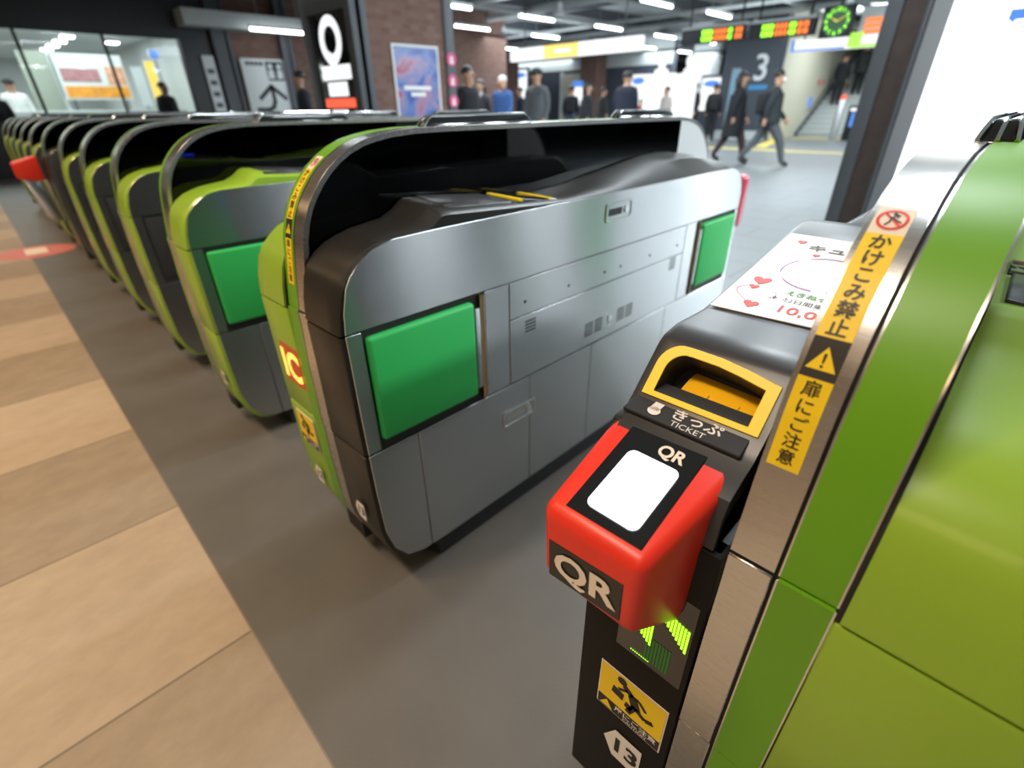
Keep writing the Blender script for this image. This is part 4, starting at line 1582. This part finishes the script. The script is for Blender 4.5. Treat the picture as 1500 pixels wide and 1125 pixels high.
b.build('lit_lines', M['led_orange'], t, clean=False)
B().cyl((.1, .07, .5), (.1, .07, 1.78), .02, n=8).build('hanger', M['dark_steel'], t)

# ------------------------------------------------------------------ number wall and stairs
st(B().box(-8.75, -6.95, 19.0, 19.4, 0, 3.9), 'wall_platform', M['navy'])
st(B().box(-8.75, -6.95, 18.97, 19.0, 0, .28), 'baseboard_platform', M['pale_wall'])
t = thing('platform_number', 'big pale number three above a blue bar on the dark wall', 'sign', (-7.47, 18.99, 1.6))
b = B()
b.text('3', 1.02, lambda tx, ty: (tx, -.004, .46 + ty), .012)
b.build('numeral', M['signwhite'], t, clean=False)
B().box(-.30, .30, -.006, -.002, -.12, .02).build('blue_bar', emit('sky_blue_bar', (0.05, 0.35, 0.75), 0.7), t)
t = thing('wall_panel', 'narrow light blue upright panel left of the number three', 'panel', (-8.25, 18.98, .35))
B().box(-.13, .13, -.02, 0, 0, 1.75).build('face', mat('light_blue_panel', (0.22, 0.42, 0.55), 0.5, noise=0.1), t)
B().ring([(-.14, -.03, -.01), (.14, -.03, -.01), (.14, -.03, 1.76), (-.14, -.03, 1.76)], [(-.12, -.03, .01), (.12, -.03, .01), (.12, -.03, 1.74), (-.12, -.03, 1.74)], (0, .02, 0)).build('frame', M['pipe'], t)
t = thing('staircase', 'grey staircase going up beside the beige wall', 'staircase', (-6.0, 22.4, 0))
b = B()
for k in range(20):
    b.box(-.95, 2.6, .31 * k, .31 * k + (.33 if k < 19 else .31), 0, .165 * (k + 1))
b.build('steps', M['stair'], t)
for k in range(20):
    if k < 12:
        B().box(-.95, 2.6, .31 * k - .004, .31 * k + .035, .165 * (k + 1) - .03, .165 * (k + 1) + .003).build('step_nosing', M['pale_wall'], t)
st(B().box(-7.35, -6.97, 19.45, 30, 0, 5.6), 'wall_stair', M['beige_wall'])
b = B()
b.slab([(-6.969, 22.0, 0), (-6.969, 22.8, 0), (-6.969, 28.6, 3.20), (-6.969, 28.6, 3.55), (-6.969, 22.0, .12)], (.012, 0, 0))
st(b, 'baseboard_stair', M['metal_grey'])
t = thing('handrail', 'steel handrail on the beige stair wall', 'handrail', (-6.88, 22.5, 0))
b = B()
b.tube([(0, 0, .86), (0, .4, .88), (0, 6.4, 4.2)], .022)
b.build('rail', M['steel_edge'], t)
for k in range(4):
    B().cyl((-.09, .4 + 1.8 * k, .80 + .97 * k), (0, .4 + 1.8 * k, .87 + .99 * k), .012, n=8).build('bracket', M['steel_edge'], t)
for lab, y, z, m, s in (('small blue square notice on the beige stair wall', 22.9, 1.1, M['lit_blue'], .16), ('small red notice on the beige stair wall', 23.4, 1.75, M['red_ink'], .09), ('smaller red notice beside another on the beige stair wall', 23.9, 1.75, M['red_ink'], .08)):
    tag(B().box(-6.97, -6.955, y - s, y + s, z - s, z + s).build('wall_notice', m), lab, 'notice')
t = thing('stair_post', 'steel post with a red top at the foot of the stairs', 'post', (-5.28, 20.6, 0))
B().box(-.10, .10, -.06, .06, 0, 1.18).build('post', M['steel'], t, bevel=.01)
B().ball((0, 0, 1.2), (.09, .07, .12)).build('red_top', M['lit_red'], t)
t = thing('low_cabinet', 'dark low cabinet with a lit blue face next to the stair post', 'cabinet', (-4.75, 20.4, 0))
B().box(-.22, .22, -.1, .3, 0, 1.0).build('body', M['dark_steel'], t, bevel=.02)
B().box(-.10, .18, -.12, -.10, .4, .8).build('blue_panel', M['lit_blue'], t)
B().box(-.16, .10, -.12, -.10, .84, .93).build('lit_strip', M['lit_white'], t)
st(B().box(-3.2, 11.8, 21, 21.3, 0, 3.9), 'wall_stair', M['dark_steel'])
st(B().box(-45, 12, -6.2, -6, 0, 3.9), 'wall_front', mat('warm_beige_wall', (.55, .45, .34), .6, noise=.05))

# ------------------------------------------------------------------ lit kiosks and advertising panels in the hall
for lab, x0, x1, y, zt, two in (('broad glowing white kiosk with a figure symbol on top, behind the orange child', -10.52, -9.46, 17.0, 1.99, 1), ('slim glowing white kiosk with a figure symbol on top, beside the broad one', -9.36, -8.80, 17.1, 1.97, 1)):
    t = thing('lit_kiosk', lab, 'kiosk', ((x0 + x1) / 2, y, 0), 0, 'glowing white kiosks')
    w = (x1 - x0) / 2
    B().box(-w, w, 0, .35, .25, zt).build('lit_face', M['lit_white'], t, bevel=.05)
    B().box(-w + .05, w - .05, .05, .3, 0, .25).build('base', M['metal_grey'], t)
    s = min(1.0, w / .42)
    b = B()
    b.ball((0, .15, zt + .32), (.15 * s, .10, .17), 16, 10)
    b.cyl((0, .15, zt + .0), (0, .15, zt + .12), .24 * s, .20 * s, n=20)
    b.cyl((0, .15, zt + .10), (0, .15, zt + .2), .13 * s, .10 * s, n=16)
    b.build('figure_symbol', M['lit_white'], t)
for lab, x, y, w, z0, z1 in (('glowing blue and white advertising panel behind the man in blue', -21.2, 22.0, 1.1, 1.45, 2.75), ('glowing blue and white advertising panel behind the man in the black coat', -13.9, 22.0, .75, .9, 2.25), ('glowing white advertising panel behind the woman in the long coat', -10.5, 22.0, .8, .85, 2.0)):
    t = thing('advertising_panel', lab, 'advertising panel', (x, y, z0), 0, 'glowing advertising panels')
    h = z1 - z0
    B().box(-w / 2 - .05, w / 2 + .05, .02, .2, -z0, h + .1).build('case', M['navy'], t)
    b = B()
    b.poly([(q[0], 0, h * .5 + q[1]) for q in rrect(w, h, .08)])
    b.build('lit_face', M['lit_white'], t, clean=False)
    b = B()
    b.poly([(q[0] * 1.0, -.004, h * .82 + q[1]) for q in disc(w * .42, 20, 0, 0, h * .10)])
    b.build('blue_picture', M['lit_blue'], t, clean=False)
t = thing('beige_door', 'pale door with a white frame in the far wall of the concourse', 'door', (-17.9, 22.3, 0))
B().box(-.62, .62, 0, .1, 0, 2.45).build('leaf', M['beige_wall'], t)
B().box(-.70, -.60, -.05, .12, 0, 2.52).build('frame', M['signwhite'], t)
B().box(.60, .70, -.05, .12, 0, 2.52).build('frame', M['signwhite'], t)
B().cyl((-.45, -.06, 1.05), (-.45, -.0, 1.05), .05, n=10).build('handle', M['dark_steel'], t)
st(B().box(-24, -12.6, 22.45, 22.8, 0, 3.9), 'wall_hall', M['navy'])
st(B().box(-24, -12.6, 22.4, 22.45, 2.6, 3.9), 'trim_20', M['pale_wall'])
for lab, x, y, w, m in (('red brick column far behind the door in the concourse', -16.4, 21.6, .9, 'brick'), ('red brick column far left in the concourse beside the map', -20.0, 19.5, .8, 'brick'), ('grey column far behind the two lit kiosks', -12.3, 24.5, .9, 'pale_wall'), ('grey column far right behind the woman in the long coat', -9.9, 24.0, .7, 'metal_grey'), ('blue grey column far behind the scarf woman', -23.5, 19.5, 1.0, 'navy')):
    t = thing('column', lab, 'column', (x, y, 0), 0, 'far columns in the concourse')
    B().box(-w / 2, w / 2, 0, w, 0, 3.9).build('shaft', M[m], t)
    B().box(-w / 2 - .03, w / 2 + .03, -.03, w + .03, 0, .15).build('base', M['metal_grey'], t)
t = thing('info_sign', 'white and dark blue sign beside the pale far door', 'sign', (-16.9, 21.5, 1.1))
B().box(-.28, .28, 0, .05, 0, .75).build('lit_face', M['lit_white'], t)
B().box(-.28, .28, -.01, .05, .75, 1.0).build('blue_header', M['lit_blue'], t)
B().cyl((0, .03, -1.1), (0, .03, 0), .03, n=8).build('stand', M['metal_grey'], t)
# ------------------------------------------------------------------ people
def cloth(c, n=.25):
    k = 'cloth_%.3f_%.3f_%.3f' % c
    if k not in M:
        M[k] = mat(k, c, 0.85, noise=n, nscale=12)
    return M[k]


SKIN = mat('skin', (0.52, 0.30, 0.20), 0.5, noise=0.06, nscale=15)
HAIR = mat('black_hair', (0.012, 0.010, 0.009), 0.45, noise=0.3, nscale=60)
LIP = mat('lips', (0.38, 0.13, 0.10), 0.5, noise=0.1)
EYE = mat('dark_eyes', (0.01, 0.008, 0.007), 0.3, noise=0.1)


def person(label, x, y, h, face, top, legs, shoes=(.02, .018, .016), stride=0.0, arm=0.15, hair='short', extra=(), cap=None, z0=0.0, bend=0.0, look=0.0):
    """face: heading in degrees, 0 looks along +y, 90 along -x"""
    root = thing('person', label, 'person', (x, y, z0), R(face))
    P, E, RAD, MAT = [], [], [], []

    def pt(p, r):
        P.append(V(p))
        RAD.append(r)
        return len(P) - 1

    def ln(a, c, m):
        E.append((a, c))
        MAT.append(m)
    S = stride
    pel = pt((0, 0, .535), .078)
    wst = pt((0, .004, .62), .074)
    chs = pt((0, .0, .735), .086)
    shd = pt((0, .002, .795), .066)
    nck = pt((0, .010, .845), .032)
    hd0 = pt((0, .020, .880), .042)
    hd1 = pt((0, .018, .930), .054)
    hd2 = pt((0, .010, .972), .044)
    for a, c, m in ((pel, wst, 1), (wst, chs, 1), (chs, shd, 1), (shd, nck, 0), (nck, hd0, 0), (hd0, hd1, 0), (hd1, hd2, 0)):
        ln(a, c, m)
    for s in (-1, 1):
        sw = s * S
        hip = pt((s * .052, 0, .505), .062)
        kn = pt((s * .056, sw * .16 + abs(sw) * .04, .285 + abs(sw) * .01), .042)
        an = pt((s * .058, sw * .30 - (abs(sw) * .04 if sw < 0 else 0), .05 + (abs(sw) * .05 if sw < 0 else 0)), .027)
        to = pt((s * .062, sw * .30 + .075, .022 + (0 if sw >= 0 else .0)), .022)
        ln(pel, hip, 2)
        ln(hip, kn, 2)
        ln(kn, an, 2)
        ln(an, to, 3)
        aw = -sw * .8
        sh = pt((s * .105, 0, .795), .042)
        el = pt((s * .132, aw * .10 - .01, .635), .033)
        wr = pt((s * .130, aw * .20 + arm * .35, .505 + arm * .10), .021)
        pa = pt((s * .128, aw * .23 + arm * .45, .462 + arm * .12), .019)
        ln(shd, sh, 1)
        ln(sh, el, 1)
        ln(el, wr, 1)
        ln(wr, pa, 0)
        for k in range(4):
            a0 = pt((s * .128 + s * .004, aw * .24 + arm * .47 + (k - 1.5) * .009, .44 + arm * .12), .0055)
            a1 = pt((s * .124, aw * .245 + arm * .50 + (k - 1.5) * .009, .418 + arm * .12 + abs(k - 1.4) * .004), .005)
            ln(pa, a0, 0)
            ln(a0, a1, 0)
        th = pt((s * .120, aw * .24 + arm * .47 + .022, .452 + arm * .12), .0055)
        ln(pa, th, 0)
    me = bpy.data.meshes.new('body')
    me.from_pydata([p * h for p in P], E, [])
    o = bpy.data.objects.new('body', me)
    COL.objects.link(o)
    md = o.modifiers.new('skin', 'SKIN')
    md.use_smooth_shade = True
    md.branch_smoothing = 0.3
    sv = me.skin_vertices[0].data
    for i, r in enumerate(RAD):
        flat = 1.0
        q = 1.22 if i < 4 or i > 7 else 1.12
        sv[i].radius = (r * h * q * (1.25 if i in (pel, wst, chs) else 1.0), r * h * q * (.9 if i in (pel, wst, chs) else 1.0))
    sv[0].use_root = True
    sb = o.modifiers.new('sub', 'SUBSURF')
    sb.levels = 1
    dg = bpy.context.evaluated_depsgraph_get()
    dg.update()
    nm = bpy.data.meshes.new_from_object(o.evaluated_get(dg))
    o.modifiers.clear()
    o.data = nm
    bpy.data.meshes.remove(me)
    mats = [SKIN, cloth(top), cloth(legs), cloth(shoes)]
    nm.materials.clear()
    for m in mats:
        nm.materials.append(m)
    segs = [(P[a] * h, P[c] * h, m, RAD[c]) for (a, c), m in zip(E, MAT)]
    for f in nm.polygons:
        c = f.center
        best, bm_ = 9e9, 0
        for a, d, m, r in segs:
            ab = d - a
            t = max(0, min(1, (c - a).dot(ab) / max(ab.length_squared, 1e-9)))
            dist = (c - a - ab * t).length - r * h * .6
            if dist < best:
                best, bm_ = dist, m
        f.material_index = bm_
        f.use_smooth = True
    o.parent = root
    # face
    hc = V((0, .018, .930)) * h
    b = B()
    b.ball(hc + V((0, .062, -.008)) * h, V((.008, .010, .013)) * h, 8, 6)
    b.build('nose', SKIN, root)
    for s in (-1, 1):
        b = B()
        b.ball(hc + V((s * .021, .053, .006)) * h, V((.0075, .005, .004)) * h, 8, 6)
        b.build('eye', EYE, root)
        b = B()
        b.ball(hc + V((s * .059, .0, -.004)) * h, V((.006, .011, .018)) * h, 8, 6)
        b.build('ear', SKIN, root)
    b = B()
    b.ball(hc + V((0, .052, -.032)) * h, V((.014, .005, .0035)) * h, 8, 6)
    b.build('mouth', LIP, root)
    if hair == 'short':
        b = B()
        b.ball(hc + V((0, -.018, .022)) * h, V((.062, .060, .056)) * h, 16, 10, -.25)
        b.build('hair', HAIR, root)
    elif hair == 'long':
        b = B()
        b.ball(hc + V((0, -.018, .020)) * h, V((.066, .060, .060)) * h, 16, 10, -.2)
        b.hull8([(-.055 * h, -.055 * h, .80 * h), (.055 * h, -.055 * h, .80 * h), (.055 * h, .005 * h, .82 * h), (-.055 * h, .005 * h, .82 * h)],
                [(-.062 * h, -.072 * h, .94 * h), (.062 * h, -.072 * h, .94 * h), (.062 * h, .0, .94 * h), (-.062 * h, .0, .94 * h)])
        b.build('hair', HAIR, root, bevel=.01 * h)
    elif hair == 'grey':
        b = B()
        b.ball(hc + V((0, -.018, .022)) * h, V((.062, .060, .056)) * h, 16, 10, -.25)
        b.build('hair', mat('grey_hair', (.45, .45, .44), .6, noise=.2, nscale=60), root)
    if cap:
        b = B()
        b.ball(hc + V((0, -.004, .022)) * h, V((.070, .074, .058)) * h, 16, 8, .0)
        b.cyl(hc + V((0, .045, .020)) * h, hc + V((0, .045, .028)) * h, .055 * h, n=16)
        b.build('cap', cloth(cap), root)
    for e in extra:
        if e[0] == 'coat':
            b = B()
            rows = []
            zz = (.76, .62, .48, e[2])
            ww = ((.128, .098), (.130, .105), (.142, .118), (.156, .132))
            for z, (rx, ry) in zip(zz, ww):
                rows.append([b.v((rx * h * math.cos(2 * math.pi * k / 20), ry * h * math.sin(2 * math.pi * k / 20), z * h)) for k in range(20)])
            for r0, r1 in zip(rows, rows[1:]):
                for k in range(20):
                    b.f([r0[k], r0[(k + 1) % 20], r1[(k + 1) % 20], r1[k]])
            b.f(rows[0])
            b.f(rows[-1])
            b.build('coat', cloth(e[1]), root)
        elif e[0] == 'backpack':
            b = B()
            b.box(-.085 * h, .085 * h, -.175 * h, -.06 * h, .56 * h, .78 * h)
            b.build('backpack', cloth(e[1]), root, bevel=.03 * h, seg=3)
            for s in (-1, 1):
                b = B()
                b.tube([(s * .065 * h, -.07 * h, .77 * h), (s * .068 * h, -.01 * h, .835 * h), (s * .07 * h, .075 * h, .76 * h), (s * .075 * h, .07 * h, .66 * h), (s * .08 * h, -.03 * h, .60 * h)], .011 * h)
                b.build('backpack_strap', cloth(e[1]), root)
        elif e[0] == 'mask':
            b = B()
            b.ball(hc + V((0, .040, -.024)) * h, V((.044, .034, .030)) * h, 12, 8)
            b.build('face_mask', M['paper'], root)
        elif e[0] == 'scarf':
            b = B()
            b.cyl((0, .008 * h, .815 * h), (0, .012 * h, .868 * h), .052 * h, .042 * h, n=16)
            b.hull8([(-.03 * h, .085 * h, .60 * h), (.02 * h, .085 * h, .60 * h), (.02 * h, .098 * h, .60 * h), (-.03 * h, .098 * h, .60 * h)], [(-.03 * h, .05 * h, .84 * h), (.02 * h, .05 * h, .84 * h), (.02 * h, .075 * h, .84 * h), (-.03 * h, .075 * h, .84 * h)])
            b.build('scarf', cloth(e[1]), root)
        elif e[0] == 'bag':
            b = B()
            b.box(-.03 * h, .03 * h, -.09 * h, .10 * h, .28 * h, .42 * h)
            b.tf = None
            o2 = b.build('bag', cloth(e[1]), root, bevel=.015 * h)
            o2.location = (.15 * h, .04 * h, .02 * h)
    return root


BLK = (.012, .013, .016)
NAVY = (.012, .017, .035)
DGR = (.035, .038, .042)
person('person in a dark jacket by the brick wall, just left of the tall lit sign', -9.9, 4.65, 1.70, 165, (.02, .025, .035), DGR, hair='short')
person('person in a black coat at the right edge of the brick pillar, facing right', -7.3, 6.32, 1.70, -80, BLK, BLK, stride=.5, extra=[('coat', BLK, .40)])
person('person in dark jacket with pale grey scarf, beside the black coat', -8.95, 8.1, 1.6, 200, (.03, .03, .036), DGR, extra=[('scarf', (.45, .46, .46))], hair='long')
person('person in an open blue jacket over dark shirt, walking towards the gates', -9.15, 8.95, 1.70, 200, (.025, .075, .22), NAVY, stride=.5, hair='grey', extra=[('coat', (.025, .075, .22), .46)])
person('person in dark clothes between the blue jacket and the one in the cap', -13.2, 13.75, 1.65, 140, NAVY, DGR)
person('person in a dark cap and grey jacket with shoulder straps, behind the middle gate', -7.25, 8.0, 1.72, 190, (.075, .082, .09), DGR, cap=(.015, .025, .03), extra=[('coat', (.075, .082, .09), .44), ('backpack', BLK)])
person('person with dark backpack seen from behind, beside the pale far door', -10.95, 13.65, 1.62, 30, NAVY, (.06, .08, .12), extra=[('backpack', BLK)])
person('person with dark hair and black coat facing right, in the middle of the concourse', -8.75, 11.55, 1.60, -70, BLK, BLK, hair='long', extra=[('coat', BLK, .42)])
person('person in a dark coat just right of the dark haired one in black', -11.3, 15.8, 1.62, -40, (.02, .02, .022), DGR, extra=[('coat', (.02, .02, .022), .42)])
person('tall person in a dark navy coat seen from behind, left of the glowing kiosks', -7.1, 10.8, 1.75, 20, NAVY, BLK, extra=[('coat', NAVY, .36)], hair='short')
person('child in bright orange clothes in front of the broad glowing kiosk', -13.2, 21.3, 1.30, 150, (.85, .13, .03), DGR)
person('person in a beige coat in front of the glowing kiosks', -9.2, 16.3, 1.58, 160, (.50, .44, .40), DGR, hair='short', extra=[('coat', (.50, .44, .40), .40)])
person('person in a dark suit right of the slim glowing kiosk', -9.1, 18.0, 1.7, 150, BLK, BLK)
person('person in dark clothes half hidden behind the one in the long black coat', -8.3, 17.8, 1.65, 20, BLK, BLK, extra=[('backpack', BLK)])
person('person in a long black coat walking right, beside the man with the face mask', -4.84, 11.45, 1.66, -58, BLK, (.05, .025, .03), stride=.55, hair='long', extra=[('coat', (.010, .012, .016), .30)], shoes=(.05, .03, .025))
person('person striding right in a dark jacket with white face mask and black backpack', -4.02, 11.12, 1.64, -62, (.018, .024, .028), (.075, .085, .095), stride=.74, extra=[('coat', (.018, .024, .028), .475), ('backpack', BLK), ('mask',)])
person('person in black climbing the stairs, left of the two', -6.45, 24.08, 1.66, 0, BLK, BLK, stride=.0, z0=.99, extra=[('bag', (.10, .07, .04))])
person('person with grey hair and dark coat climbing the stairs, right of the two', -6.0, 24.70, 1.68, 0, (.02, .021, .022), BLK, stride=.0, z0=1.32, hair='grey', extra=[('coat', (.02, .021, .022), .42)])
person('shop worker in white clothes and black cap behind the shop window', -20.3, 2.28, 1.85, -90, (.75, .77, .76), (.6, .62, .62), cap=BLK, hair=None)
person('shop worker in white and a dark cap at the left edge of the shop window', -18.9, 1.35, 1.85, -90, (.75, .77, .76), (.6, .62, .62), cap=BLK, hair=None)
person('person in dark clothes standing behind the right pane of the shop window', -15.6, 3.86, 1.72, -60, (.015, .017, .022), DGR)
person('person in black bending at the far left of the shop window', -15.2, .72, 1.62, -90, (.015, .017, .022), DGR)
